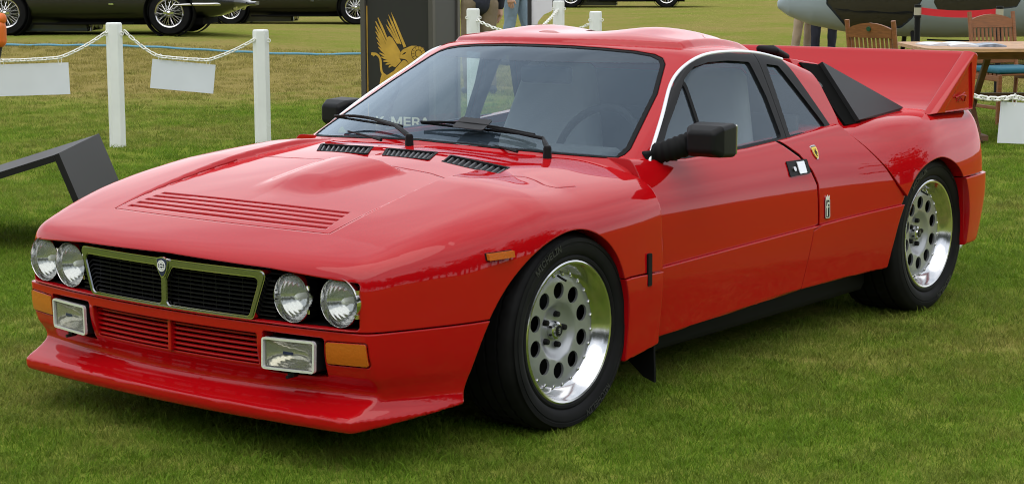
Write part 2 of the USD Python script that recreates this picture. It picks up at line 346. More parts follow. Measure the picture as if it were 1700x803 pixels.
# --- middle: doors and quarter panels
S_mid = table([-.3, -.6, -1.0, -1.5, -1.9, -2.2, -2.5], [.10, .26, .40, .48, .56, .64, .72, .80], [
    [.796, .808, .821, .823, .821, .812, .782, .735],
    [.800, .811, .823, .825, .822, .813, .782, .736],
    [.806, .816, .827, .828, .825, .815, .784, .737],
    [.812, .822, .835, .836, .832, .821, .790, .743],
    [.824, .838, .855, .858, .855, .843, .810, .760],
    [.846, .862, .885, .890, .887, .873, .836, .782],
    [.856, .876, .904, .910, .907, .891, .853, .797]], s=1e-5)
def belt(x): return np.interp(x, [-2.6, -2.2, -1.9, -1.5, -1.2, -.8, -.6, -.4], [.80, .797, .792, .766, .754, .752, .765, .78])
def f_mid(P):
    x, y, z = P.T; a = np.abs(y)
    return smax(a-S_mid.ev(x, z), (z-belt(x)-0.01), 0.03)
def f_sill(P):
    x, y, z = P.T; a = np.abs(y)
    return smax(a-(S_mid.ev(x, z)+0.013), 0.195+0.03*np.clip((-x-.5)/1, 0, 1)-z, 0.012)
# --- rear fenders, tail
S_rear = table([-1.7, -1.85, -2.1, -2.35, -2.6, -2.8, -2.95, -3.1], [.15, .26, .40, .52, .64, .72, .84], [
    [.810, .827, .838, .834, .820, .795, .73],
    [.833, .850, .860, .855, .841, .808, .745],
    [.868, .878, .887, .885, .867, .832, .766],
    [.890, .908, .921, .921, .908, .880, .81],
    [.888, .906, .920, .920, .907, .880, .81],
    [.872, .892, .906, .906, .895, .868, .80],
    [.845, .866, .882, .882, .872, .848, .785],
    [.80, .82, .84, .84, .83, .81, .76]], s=1e-5)
def h_rear(x, a): return np.interp(x, [-3.1, -2.9, -2.6, -2.3, -2.0, -1.8], [.80, .812, .812, .806, .798, .79])+0*a
def f_rear(P):
    x, y, z = P.T; a = np.abs(y)
    d = smax(a-S_rear.ev(x, z), z-h_rear(x, a), 0.12)
    return smax(d, (-3.035+0.13*(a/.9)**4)-x+0.10*np.clip(.5-z, 0, 1), 0.06)
def f_rearlow(P):
    x, y, z = P.T; a = np.abs(y)
    d = smax(a-(S_rear.ev(x, z)+0.010), (-3.055+0.13*(a/.9)**4+0.30*np.clip(.46-z, 0, 1))-x, 0.05)
    return smax(d, 0.245-z, 0.02)
# --- cabin
def xw(y, z): return -.29-.60*y*y-(z-.81)*2.166
def y_glass(x, z): return .745-.145*((z-.765)/.325)-.06*np.clip(z-.765, -.2, .4)*np.clip(1.09-z, -.2, .4)*-2.0
ROOF = CubicSpline([-2.7, -2.2, -1.9, -1.72, -1.5, -1.3, -1.1, -.95, -.7, -.3], [.772, .93, 1.026, 1.076, 1.114, 1.128, 1.128, 1.120, 1.09, 1.03])
def roof_raise(x, y):
    a = np.abs(y)
    lip = -.985-.52*y*y
    fr = smst(-x, -lip, -lip+.020)
    sd = 1-smst(a, np.interp(-x, [1.0, 1.2, 1.75], [.500, .50, .43]), np.interp(-x, [1.0, 1.2, 1.75], [.53, .535, .47]))
    bub = np.exp(-((a-.265)/.125)**2)*smst(-x, 1.00, 1.40)*.025
    return fr*sd*(.024+bub)*(1-smst(-x, 1.62, 1.86))
def f_cabin(P):
    x, y, z = P.T; a = np.abs(y)
    zr = ROOF(x)-.030*(a/.6)**2.5+roof_raise(x, y)
    d = smax(a-y_glass(x, z), (z-zr)*.97, .075)
    return smax(d, (x-xw(y, z))*.42, .035)
def f_cabin_in(P): return f_cabin(P)+0.035
h_c = 0.013
front_s = to_man(*surface_net(f_front, (-.62, -.93, .36), (.90, .93, .86), h_c))
low_s = to_man(*surface_net(f_low, (-.62, -.93, .09), (.92, .93, .47), 0.0095))
mid_s = to_man(*surface_net(f_mid, (-2.40, -.95, .36), (-.40, .95, .84), h_c))
sill_s = to_man(*surface_net(f_sill, (-2.40, -.95, .15), (-.40, .95, .52), h_c))
rear_s = to_man(*surface_net(f_rear, (-3.08, -.95, .30), (-1.70, .95, .86), h_c))
rearlow_s = to_man(*surface_net(f_rearlow, (-3.10, -.95, .20), (-2.52, .95, .58), h_c))
CV, CF = surface_net(f_cabin, (-2.62, -.78, .70), (-.20, .78, 1.22), 0.010)
CN = grad(f_cabin, CV); CN /= np.linalg.norm(CN, axis=1, keepdims=True)+1e-9
cab_s = to_man(CV, CF)
cab_in = to_man(*surface_net(f_cabin_in, (-2.62, -.78, .60), (-.20, .78, 1.22), 0.016))
# --- seams in side view (x, z)
ZC = lambda x: np.interp(x, [-2.4, -1.55, -.5, -.3, .30, .9], [.480, .452, .430, .440, .407, .407])
xs_ = np.linspace(-2.6, 1.0, 60)
above = lambda g: Polygon(np.vstack([np.stack([xs_, ZC(xs_)+g], 1), [[1.0, 1.5], [-2.6, 1.5]]]))
below = lambda g: Polygon(np.vstack([np.stack([xs_, ZC(xs_)-g], 1), [[1.0, 0], [-2.6, 0]]]))
G_ = 0.0022
seam_r = np.array([(-1.83, .90), (-1.868, .80), (-1.905, .755), (-1.966, .705), (-2.06, .62), (-2.125, .55), (-2.19, .49), (-2.30, .35), (-2.4, .10)])
seam_r_poly = lambda g: Polygon([(seam_r[i, 0]+g, seam_r[i, 1]) for i in range(len(seam_r))]+[(-4, .1), (-4, .9)])
arch_f = Polygon(smooth_poly([(.52, -.1), (.475, .22), (.385, .435), (.25, .555), (.11, .610), (-.02, .620), (-.13, .582), (-.215, .505), (-.262, .40), (-.275, .25), (-.25, -.1)], 8, False))
arch_r = Polygon(smooth_poly([(-2.05, -.1), (-2.105, .30), (-2.145, .45), (-2.24, .575), (-2.38, .630), (-2.50, .624), (-2.63, .555), (-2.695, .42), (-2.71, .25), (-2.70, -.1)], 8, False))
def both(poly, y0=.45, y1=1.2): return prism_y(poly, y0, y1)+prism_y(poly, -y1, -y0)
wells = both(arch_f)+both(arch_r)
cockpit = prism_y(Polygon([(-.34, .30), (-.36, .700), (-.53, .706), (-.56, .9), (-1.72, .9), (-1.75, .30)]), -.69, .69)
xmin, xmax = lambda v: Polygon([(v, -1), (v, 2), (3, 2), (3, -1)]), lambda v: Polygon([(v, -1), (v, 2), (-5, 2), (-5, -1)])
wide = lambda p: prism_y(p, -1.3, 1.3)
XS = -.482
door = Polygon([(-.5, .0), (-.4, 1.0), (-1.33, 1.0), (-1.405, .770), (-1.50, .71), (-1.55, .65), (-1.575, .60), (-1.575, .452), (-1.52, .440), (-1.46, .20), (-1.44, 0)])
def panel(name, man, f, label=None, m='red', parent=CAR):
    V, F, N = field_mesh(man, f); return emit(name, V, F, N, M[m], parent, label)
# --- bonnet, fenders, nose
nose_open = rounded(Polygon([(-.702, .546), (-.40, .566), (0, .574), (.40, .566), (.702, .546), (.702, .414), (-.702, .414)]), .012)
front_b = front_s ^ wide(above(G_)) ^ wide(xmin(XS))
front_b = front_b - wells - cockpit - prism_x(nose_open, .66, 1.0) - (to_man(CV-CN*.016, CF) ^ wide(Polygon([(-1.2, .70), (.2, .70), (.2, 1.3), (-1.2, 1.3)])))
def ribbon_cut(pts, w, d):
    """thin groove cutter that follows the bonnet: pts (x, y), w wide, d deep"""
    P = np.asarray(pts, float); t = np.gradient(P, axis=0); t /= np.linalg.norm(t, axis=1, keepdims=True); nn = np.stack([-t[:, 1], t[:, 0]], 1)
    V = []
    for (p, q) in zip(P, nn):
        a, b = p-q*w/2, p+q*w/2; za, zb = h_front(*a), h_front(*b)
        V += [(*a, za-d), (*b, zb-d), (*b, zb+.06), (*a, za+.06)]
    F = []; n = len(P)
    for i in range(n-1):
        for q in range(4):
            a, b, c, e = i*4+q, i*4+(q+1) % 4, (i+1)*4+(q+1) % 4, (i+1)*4+q; F += [[a, e, b], [b, e, c]]
    F += [[0, 1, 2], [0, 2, 3], [(n-1)*4, (n-1)*4+2, (n-1)*4+1], [(n-1)*4, (n-1)*4+3, (n-1)*4+2]]
    mm = trimesh.Trimesh(np.array(V), np.array(F), process=False)
    if mm.volume < 0: mm.faces = mm.faces[:, ::-1]
    return Manifold(MMesh(mm.vertices.astype(np.float32), mm.faces.astype(np.uint32)))
cuts = []
for k in range(5):
    ys = np.linspace(-.405-.006*k, .405+.006*k, 25); cuts.append(ribbon_cut(np.stack([.497+.030*k+.012-.024*(ys/.42)**2, ys], 1), .015, .0065))
def densify(pts, h=.03):
    L = LineString(pts); n = max(2, int(L.length/h)); return np.array([L.interpolate(i/n, normalized=True).coords[0] for i in range(n+1)])
yy = np.linspace(-.462, .462, 25)
cuts.append(ribbon_cut(np.stack([.664-.030*(yy/.46)**2, yy], 1), .004, .006))
for sg in (-1, 1): cuts.append(ribbon_cut(densify([(.634, sg*.4625), (.30, sg*.4625), (.10, sg*.462)] if sg < 0 else [(.634, .464), (.42, .470)]), .0045, .006))
cuts.append(ribbon_cut(densify([(.02, -.455), (.03, -.336), (.045, -.18), (.045, .16), (.06, .36), (.10, .48), (.09, .56), (.037, .594), (-.04, .602), (-.072, .63), (-.066, .68), (-.050, .724), (-.075, .752), (-.15, .766)], .02), .004, .006))
front_b = front_b - Manifold.batch_boolean(cuts, m3.OpType.Add)
vent_polys = []
VENTS = ([(-.085, -.265), (-.060, -.020), (-.185, -.105), (-.215, -.370)], [(-.070, .045), (-.075, .235), (-.185, .180), (-.175, -.030)], [(-.085, .285), (-.035, .555), (-.135, .520), (-.180, .240)])
for q in VENTS: vent_polys.append(rounded(Polygon(q), .004))
front_b = front_b - Manifold.batch_boolean([prism_z(v, .74, .90) for v in vent_polys], m3.OpType.Add)
shell_cut = lambda off, keep: keep
panel('front_clamshell', front_b, f_front)
low_b = (low_s ^ wide(below(G_)) ^ wide(xmin(XS))) - wells
lower_grille = rounded(Polygon([(-.357, .376), (.357, .376), (.350, .282), (-.350, .282)]), .008)
fogp = [rounded(Polygon([(s*.376, .386), (s*.590, .384), (s*.585, .268), (s*.372, .262)]), .010) for s in (1, -1)]
indp = [rounded(Polygon([(s*.596, .374), (s*.722, .378), (s*.726, .314), (s*.594, .312)]), .006) for s in (1, -1)]
low_f = low_b ^ wide(xmin(0.05))
amber = [(low_s.translate((.0035, .003*s, 0)) ^ prism_x(p.buffer(-.0006), .7, 1.0)) for p, s in zip(indp, (1, -1))]
low_f = low_f - prism_x(lower_grille, .72, 1.0) - prism_x(fogp[0], .70, 1.0) - prism_x(fogp[1], .70, 1.0)
for p in indp: low_f = low_f - ((prism_x(p.buffer(.004), .73, 1.0) - prism_x(p.buffer(.0005), .73, 1.0)) ^ (low_s - low_s.translate((-.006, 0, 0))))
panel('front_bumper', low_f, f_low)
panel('lower_fender', low_b ^ wide(xmax(0.05)), f_low)
for a_, s in zip(amber, (1, -1)): panel('turn_signal', a_, (lambda P, s=s: f_low(P-np.array([.0035, .003*s, 0]))), m='amber')
mid_b = (mid_s ^ wide(above(.0004)) ^ wide(xmax(XS-.001))) - wide(seam_r_poly(.0035)) - cockpit - wells
sill_b = (sill_s ^ wide(below(0)) ^ wide(xmax(XS-.001))) - wells - prism_y(Polygon([(-.3, .25), (-.3, .9), (-2.3, .9), (-2.3, .25)]), -.69, .69)
for sgn in (1, -1):
    hs = prism_y(Polygon([(-5, -1), (3, -1), (3, 3), (-5, 3)]), 0, 1.3) if sgn > 0 else prism_y(Polygon([(-5, -1), (3, -1), (3, 3), (-5, 3)]), -1.3, 0)
    panel('door', (mid_b ^ hs ^ wide(door.buffer(-.0065))), f_mid)
    panel('quarter_panel', (mid_b ^ hs) - wide(door.buffer(.0065)), f_mid)
    seal = (mid_b ^ hs ^ mid_s.translate((0, -.006*sgn, 0))) ^ wide(door.buffer(.0075).difference(door.buffer(-.0075)).intersection(sbox(-1.7, .45, -1.2, .775)))
    obj('door_seal', seal, M['dark'], CAR)
    panel('lower_door_panel', (sill_b ^ hs ^ wide(door.buffer(-.0012))), f_sill)
    panel('lower_quarter_panel', (sill_b ^ hs) - wide(door.buffer(.0012)), f_sill)
rear_b = (rear_s ^ wide(seam_r_poly(0))) - wells - prism_y(Polygon([(-1.6, .3), (-1.6, .75), (-2.0, .75), (-2.0, .3)]), -.69, .69)
obj('clamshell_seal', (mid_s ^ wide(above(.01)) ^ mid_s.translate((0, -.006, 0)) ^ mid_s.translate((0, .006, 0)) ^ wide(seam_r_poly(.010)) ^ wide(Polygon([(-1.6, .45), (-1.6, .77), (-2.25, .77), (-2.25, .45)]))) - wide(seam_r_poly(-.004)) - wells - cockpit, M['dark'], CAR)
rear_cut = Polygon([(-2.5, 0), (-2.5, .536), (-4, .536), (-4, 0)])
panel('rear_clamshell', rear_b - wide(rear_cut), f_rear)
panel('rear_bumper', (rearlow_s ^ wide(Polygon([(-2.5, 0), (-2.5, .531), (-4, .531), (-4, 0)]))) - wells, f_rearlow)
# --- cabin shell, its windows
_co = {}
def cab_off(d):
    if d not in _co: _co[d] = to_man(CV+CN*d, CF)
    return _co[d]
dlo = rounded(Polygon([(-.585, .74), (-.592, .775), (-.690, .846), (-.775, .904), (-.90, .983), (-.999, 1.036), (-1.05, 1.060), (-1.10, 1.074), (-1.19, 1.083), (-1.323, 1.085), (-1.508, 1.075), (-1.60, 1.062),
    (-1.672, 1.047), (-1.842, .782), (-1.92, .779), (-1.92, .74)]), .004)
door_glass = rounded(Polygon([(-.660, .785), (-.760, .868), (-.969, 1.012), (-1.050, 1.049), (-1.15, 1.061), (-1.28, 1.061), (-1.420, 1.050), (-1.448, .926), (-1.455, .779), (-1.128, .768), (-.8, .766), (-.67, .772)]), .012)
quarter_glass = rounded(Polygon([(-1.530, 1.038), (-1.612, 1.028), (-1.800, .790), (-1.516, .780)]), .010)
ws_poly = Polygon([(s*y, z) for s, seq in ((1, [(0, 1.1145), (.15, 1.113), (.283, 1.1075), (.40, 1.099), (.47, 1.089), (.51, 1.076), (.537, 1.056), (.605, .965), (.655, .869), (.688, .805), (.688, .790), (.676, .780), (.64, .782), (.434, .797), (.20, .8105), (0, .816)]),
    (-1, [(.20, .8105), (.434, .797), (.64, .782), (.676, .780), (.688, .790), (.688, .805), (.655, .869), (.605, .965), (.537, 1.056), (.51, 1.076), (.47, 1.089), (.40, 1.099), (.283, 1.1075), (.15, 1.113)])) for y, z in seq])
cab_shell = (cab_s - cab_in) ^ prism_y(Polygon([(-4, .735), (2, .735), (2, 2), (-4, 2)]), -1, 1)
win_cut = prism_y(unary_union([door_glass.buffer(.012), quarter_glass.buffer(.012)]), -1, 1)
ws_cut = prism_x(ws_poly.buffer(.001), -1.2, .3)
cab_mid = cab_off(-.012)
panel('cabin_shell', (cab_shell - cab_mid) - win_cut - ws_cut - both(Polygon([(-1.842, 1.06), (-1.932, .76), (-3, .76), (-3, 1.06)]), .50, 1.0), f_cabin)
obj('cabin_lining', (((cab_off(-.0135) - cab_in) ^ prism_y(Polygon([(-4, .735), (2, .735), (2, 2), (-4, 2)]), -1, 1)) - win_cut - ws_cut) + (Manifold.cube((.012, 1.5, .6)).translate((-1.83, -.75, .735)) ^ cab_off(-.0125)), M['interior'], CAR, smooth=30)
o_gl, i_gl = cab_off(-.004), cab_off(-.009)
wsp = cab_off(-.0005) - cab_off(-.0055)
ws_in = unary_union([ws_poly.buffer(-.0155), affinity.translate(ws_poly.buffer(-.0155), 0, -.0105), affinity.translate(ws_poly.buffer(-.0155), 0, .0105)]).intersection(ws_poly.buffer(-.0045))
band_p = ws_in.intersection(sbox(-1, 1.062, 1, 1.2))
fr = lambda d: (lambda P: f_cabin(P)-d)
panel('windscreen', wsp ^ prism_x(ws_in.buffer(.0012).difference(band_p), -1.2, .3), fr(-.0005), m='windscreen')
panel('windscreen_tint_band', wsp ^ prism_x(band_p, -1.2, .3), fr(-.0005), m='band')
panel('windscreen_surround', (cab_off(.0015) - cab_off(-.008)) ^ prism_x(ws_poly.buffer(-.001).difference(ws_in), -1.2, .3), fr(.0015), m='rubber')
frame_slab = cab_off(.005) - cab_off(-.012)
chrome_line = LineString([(-.584, .752), (-.590, .777), (-.690, .848), (-.775, .9065), (-.90, .986), (-.999, 1.039), (-1.05, 1.0635), (-1.10, 1.078), (-1.19, 1.087), (-1.323, 1.089), (-1.508, 1.079), (-1.60, 1.066), (-1.70, 1.046)])
dgl = door_glass
frame_d = dlo.intersection(sbox(-1.4855, 0, 0, 2)).difference(door_glass); frame_q = dlo.intersection(sbox(-3, 0, -1.4885, 2)).difference(quarter_glass)
vent_bar = LineString([(-.958, 1.02), (-.945, .75)]).buffer(.009)
for sgn in (1, -1):
    a, b = (.2, 1.0) if sgn > 0 else (-1.0, -.2)
    panel('door_window_frame', frame_slab ^ prism_y(frame_d, a, b), fr(.005), m='black')
    panel('quarter_window_frame', frame_slab ^ prism_y(frame_q, a, b), fr(.005), m='black')
    panel('window_divider', (cab_off(.0015) - cab_off(-.012)) ^ prism_y(vent_bar.intersection(door_glass.buffer(.005)), a, b), fr(.0015), m='rubber')
    panel('door_glass', (o_gl - i_gl) ^ prism_y(door_glass.buffer(.008), a, b), fr(-.004), m='sideglass')
    panel('quarter_glass', (o_gl - i_gl) ^ prism_y(quarter_glass.buffer(.008), a, b), fr(-.004), m='sideglass')
    cq = np.array([(-.584, .752), (-.640, .812), (-.775, .9065), (-.90, .986), (-.999, 1.039), (-1.10, 1.0755), (-1.22, 1.0885), (-1.36, 1.0885), (-1.508, 1.079), (-1.60, 1.066), (-1.70, 1.046)]); cl = CubicSpline(np.linspace(0, 1, 11), cq)(np.linspace(0, 1, 70))
    lo_, hi_ = np.full(70, .3), np.full(70, 1.0)
    for _ in range(26):
        md = (lo_+hi_)/2; ins = f_cabin(np.stack([cl[:, 0], md, cl[:, 1]], 1)) < 0; lo_ = np.where(ins, md, lo_); hi_ = np.where(ins, hi_, md)
    sp_ = tube(np.stack([cl[:, 0], lo_+.002, cl[:, 1]], 1), .0068, 10)
    obj('bright_trim_strip', sp_ if sgn > 0 else mirror(sp_), M['trim'], CAR, smooth=60)
# --- engine cover, side air scoops, tail wing
ec = Manifold.hull_points(np.array([(-1.80, s*.575, 1.044) for s in (1, -1)]+[(-1.86, s*.585, 1.034) for s in (1, -1)]+[(-1.98, s*.592, 1.018) for s in (1, -1)]+[(-2.515, s*.690, .822) for s in (1, -1)]
    +[(-1.87, s*.735, .79) for s in (1, -1)]+[(-1.95, s*.742, .785) for s in (1, -1)]+[(-2.55, s*.715, .785) for s in (1, -1)]))
obj('engine_cover', ec, M['red'], CAR, smooth=20)
sn = np.array([0, .86, .51])
def slab_pts(pts, offs):
    out = []
    for sgn in (1, -1):
        P = np.array([(x, y, z) for x, y, z in pts]); P2 = P+sn*np.array(offs)[:, None]
        q = np.vstack([P-sn*.02, P2]); q[:, 1] *= sgn; out.append(tm(Manifold.hull_points(q)))
    return out
for m_ in slab_pts([(-1.845, .590, 1.026), (-1.935, .742, .787), (-2.06, .742, .787), (-1.99, .598, 1.010)], [.006, .008, .008, .006]): obj('scoop_opening', m_, M['dark'], CAR, smooth=20)
for m_ in slab_pts([(-1.985, .600, 1.016), (-2.02, .745, .795), (-2.49, .712, .818), (-2.42, .712, .795)], [.018, .020, .005, .008]): obj('air_scoop_panel', m_, M['mattegrey'], CAR, smooth=20)
wing_sec = [(-2.50, .80), (-2.545, .806), (-2.60, .823), (-2.66, .853), (-2.72, .893), (-2.80, .953), (-2.862, 1.018), (-2.872, 1.028), (-2.886, 1.034), (-2.898, 1.028), (-2.902, 1.014), (-2.885, .92), (-2.87, .80)]
ny = 33; Vw = []; ysw = np.linspace(-.812, .812, ny)
for y_ in ysw:
    for x_, z_ in wing_sec: Vw.append((x_-.018*(1-(y_/.81)**2), y_, z_))
k_ = len(wing_sec); Fw = []
for i in range(ny-1):
    for q in range(k_): a, b, c, d = i*k_+q, i*k_+(q+1) % k_, (i+1)*k_+(q+1) % k_, (i+1)*k_+q; Fw += [[a, b, d], [b, c, d]]
capt = trimesh.creation.triangulate_polygon(Polygon(wing_sec), engine='earcut')
wing_m = trimesh.Trimesh(np.array(Vw), np.array(Fw), process=False)
if wing_m.volume < 0: wing_m.faces = wing_m.faces[:, ::-1]
wing = obj('tail_wing', wing_m, M['red'], CAR, smooth=40)
for sgn in (1, -1):
    out = Polygon([(-2.495, .795), (-2.53, .812), (-2.70, .905), (-2.852, 1.026), (-2.870, 1.036), (-2.890, 1.032), (-2.900, 1.015), (-2.868, .79)])
    base = prism_y(out, .800, .842)
    top = prism_y(out.buffer(-.024), .79, .862)
    fin = Manifold.batch_hull([prism_y(out, .798, .826), prism_y(out.buffer(-.006), .826, .850)])
    inner = rounded(Polygon([(-2.585, .800), (-2.838, .998), (-2.862, .80)]), .006)
    fin = fin - prism_y(inner, .842, .9)
    m_ = tm(fin); m_ = m_ if sgn > 0 else mirror(m_)
    fp = obj('wing_end_fin', m_, M['red'], CAR, smooth=30)
    lt = [tube([(-2.70, .846, .853), (-2.735, .858, .862), (-2.772, .858, .858), (-2.79, .846, .835)], .0035, 6), tube([(-2.73, .846, .835), (-2.745, .852, .862), (-2.775, .852, .870)], .003, 6)]
    obj('wing_latch', [q if sgn > 0 else mirror(q) for q in lt], M['red'], CAR)
# --- underside, wheel houses, cabin floor
obj('underbody', [box(2.9, 1.36, .12, (-1.05, 0, .25)), box(.62, 1.30, .16, (.24, 0, .25)), box(1.0, 1.2, .3, (-2.4, 0, .42))], M['dark'], CAR)
for s in (1, -1): obj('side_skirt', rbox(1.66, .10, .11, .03, (-1.28, s*.715, .180), n=4), M['rubber'], CAR)
for (cx, cz, y0, y1, r0, nm) in ((0, .312, .46, .845, .352, 'wheel_house'), (-2.44, .325, .46, .87, .372, 'wheel_house')):
    arch = arch_f if cx == 0 else arch_r
    for sgn in (1, -1):
        zl = .215 if cx == 0 else .30; ring = arch.buffer(.03).difference(arch.buffer(-.004)).intersection(sbox(-4, zl, 2, 2))
        m_ = tm(prism_y(ring, y0, y1-.03)); bk = tm(prism_y(arch.buffer(.03).intersection(sbox(-4, zl, 2, 2)), y0-.01, y0+.004)); m_ = trimesh.util.concatenate([m_, bk])
        obj(nm, m_ if sgn > 0 else mirror(m_), M['dark'], CAR)
# --- nose: grille, lamps (built flat in y, z, then bent to the nose's plan curve)
def bend(m, depth=0.0):
    """mesh made in (y, z, outward) -> on the nose"""
    m = m.copy(); m = m.subdivide_to_size(.045) if max(m.extents[:2]) > .06 else m
    v = m.vertices; m.vertices = np.stack([n0(v[:, 0])+v[:, 2]+depth, v[:, 0], v[:, 1]], 1); return m
go = rounded(Polygon([(-.404, .559), (.404, .559), (.350, .4145), (-.350, .4145)]), .016)
inr = rounded(Polygon([(.036, .5365), (.376, .5365), (.335, .4235), (.013, .4235), (.013, .500)]), .014, 8)
inl = affinity.scale(inr, -1, 1, origin=(0, 0))
gf = go.difference(unary_union([inr, inl]))
g1 = bend(extr(gf, .030), -.026)
g2 = bend(extr(gf.buffer(-.0035), .004), .003)
fp_ = obj('grille_frame', g1, M['chrome'], CAR, smooth=30); obj('frame_face', g2, M['darkchrome'], fp_, smooth=30)
for k in range(9): 
    zb = .427+.0125*k
    obj('grille_slat', bend(box(.83, .0028, .022, (0, zb, 0)), -.026), M['black'], CAR)
for s in (-1, 1):
    for k in range(7): obj('grille_rib', bend(box(.0028, .118, .012, (s*(.030+.0515*k), .480, 0)), -.030), M['black'], CAR)
obj('nose_recess_liner', [bend(box(1.40, .158, .01, (0, .488, 0)), -.105), bend(box(1.38, .004, .10, (0, .5485, 0)), -.07), bend(box(1.396, .004, .085, (0, .4165, 0)), -.063)]+[bend(box(.004, .13, .085, (s*.699, .482, 0)), -.066) for s in (1, -1)], M['dark'], CAR)
# shield badge on the grille bar
sh = affinity.translate(affinity.scale(Polygon(smooth_poly([(0, .583), (.017, .5795), (.0285, .574), (.029, .552), (.021, .527), (0, .506), (-.021, .527), (-.029, .552), (-.0285, .574), (-.017, .5795)], 6)), .80, .80, origin=(0, .5485)), 0, -.0115)
bd = obj('grille_badge', bend(extr(sh, .008), .003), M['chrome'], CAR, smooth=30)
obj('badge_field', bend(extr(sh.buffer(-.0035), .003), .0095), M['navy'], bd)
circ = Point(0, .5485).buffer(.0205, quad_segs=12)
ringp = circ.difference(Point(0, .5485).buffer(.0175, quad_segs=12))
spokes = [affinity.rotate(sbox(-.0014, .5485+.0085, .0014, .5485+.0165), a, origin=(0, .5485)) for a in (-54, -32, -11, 11, 32, 54, 126, 148, 169, 191, 212, 234)]
obj('badge_emblem', bend(extr(affinity.translate(affinity.scale(unary_union([ringp, sbox(-.012, .5465, .012, .5505)]+spokes), .82, .82, origin=(0, .5485)), 0, -.0105), .0015), .0125), M['white'], bd)
def lamp(y0, z0, r):
    nx = n0(y0)-.012
    L = []
    bez = lathe([(r*.93, -.010), (r*.955, .004), (r*.985, .008), (r, .002), (r*1.01, -.02), (r*.97, -.055), (r*.90, -.055), (r*.93, -.010)], 56, 'x')
    hp = obj('headlight', T(bez, (nx, y0, z0), rz=0), M['chrome'], CAR, smooth=35)
    obj('headlight_lens', T(lathe([(0, .016), (r*.3, .0145), (r*.6, .010), (r*.85, .003), (r*.945, -.003), (r*.945, -.006), (r*.85, -.001), (r*.6, .006), (r*.3, .0105), (0, .012)], 48, 'x'), (nx, y0, z0)), M['lens'], hp, smooth=60)
    obj('headlight_reflector', T(lathe([(r*.94, -.008), (r*.9, -.016), (r*.7, -.034), (r*.45, -.048), (r*.2, -.055), (0, -.057), (0, -.060), (r*.9, -.060), (r*.94, -.008)], 48, 'x'), (nx, y0, z0)), M['reflector'], hp, smooth=60)
    obj('headlight_bulb', T(lathe([(0, .0), (.007, -.003), (.010, -.012), (.009, -.040), (0, -.05)], 16, 'x'), (nx-.008, y0, z0)), M['white'], hp)
    obj('headlight_can', T(lathe([(0, -.135), (r*.5, -.13), (r*.8, -.10), (r*.93, -.062), (r*.9, -.058), (0, -.06)], 32, 'x'), (nx, y0, z0)), M['black'], hp)
    for a in (-.5, .5): obj('headlight_clip', T(box(.05, .010, .012), (nx-.02, y0+r*1.0*math.cos(a), z0+r*math.sin(a))), M['chrome'], hp)
for y0 in (.636, .480, -.480, -.636): lamp(y0, .4875, .0705)
for s in (1, -1):
    fp = rounded(Polygon([(s*.386, .371), (s*.568, .3735), (s*.565, .282), (s*.383, .279)]), .010)
    hp = obj('fog_lamp', bend(extr(fp.difference(fp.buffer(-.0062)), .010), .003), M['trim'], CAR, smooth=30); obj('fog_housing', [bend(extr(fp.buffer(-.001).difference(fp.buffer(-.006)), .055), -.053), bend(extr(fp.buffer(-.002), .006), -.058)], M['black'], hp, smooth=30)
    obj('fog_lens', bend(extr(fp.buffer(-.008), .004), .003), M['foglens'], hp, smooth=30)
    rf = []
    ys_, zs_ = np.meshgrid(np.linspace(-1, 1, 17), np.linspace(-1, 1, 9), indexing='ij'); dd = -.035*(1-np.maximum(np.abs(ys_), 0)**2.2)*(1-np.abs(zs_)**2.5)
    VV = np.stack([s*.4755+ys_*.083, .3262+zs_*.038, dd], -1).reshape(-1, 3); FF = []
    for i in range(16):
        for j in range(8): a = i*9+j; FF += [[a, a+9, a+1], [a+1, a+9, a+10]]
    rm = trimesh.Trimesh(VV, np.array(FF), process=False); rm2 = rm.copy(); v = rm2.vertices; rm2.vertices = np.stack([n0(v[:, 0])+v[:, 2]+.001, v[:, 0], v[:, 1]], 1)
    obj('fog_reflector', rm2, M['reflector'], hp, smooth=70)
    obj('fog_emblem', bend(box(.034, .008, .002, (s*.476, .332, .009))), M['navy'], hp)
    obj('fog_bracket', [bend(cyl(.011, .02, (s*.480, .272, -.005))), bend(cyl(.005, .02, (s*.480, .266, .01)))], M['black'], hp)
    obj('fog_pocket_liner', bend(extr(fogp[0 if s > 0 else 1].buffer(.004), .006), -.085), M['dark'], CAR)
obj('lower_grille_liner', bend(extr(lower_grille.buffer(.004), .006), -.06), M['dark'], CAR)
for k in range(6): obj('lower_grille_slat', bend(T(box(.71, .0060, .016), (0, .2905+.0150*k, 0), rx=.08), -.028), M['red'], CAR)
obj('lower_grille_post', bend(box(.012, .094, .02, (0, .329, 0)), -.020), M['red'], CAR)
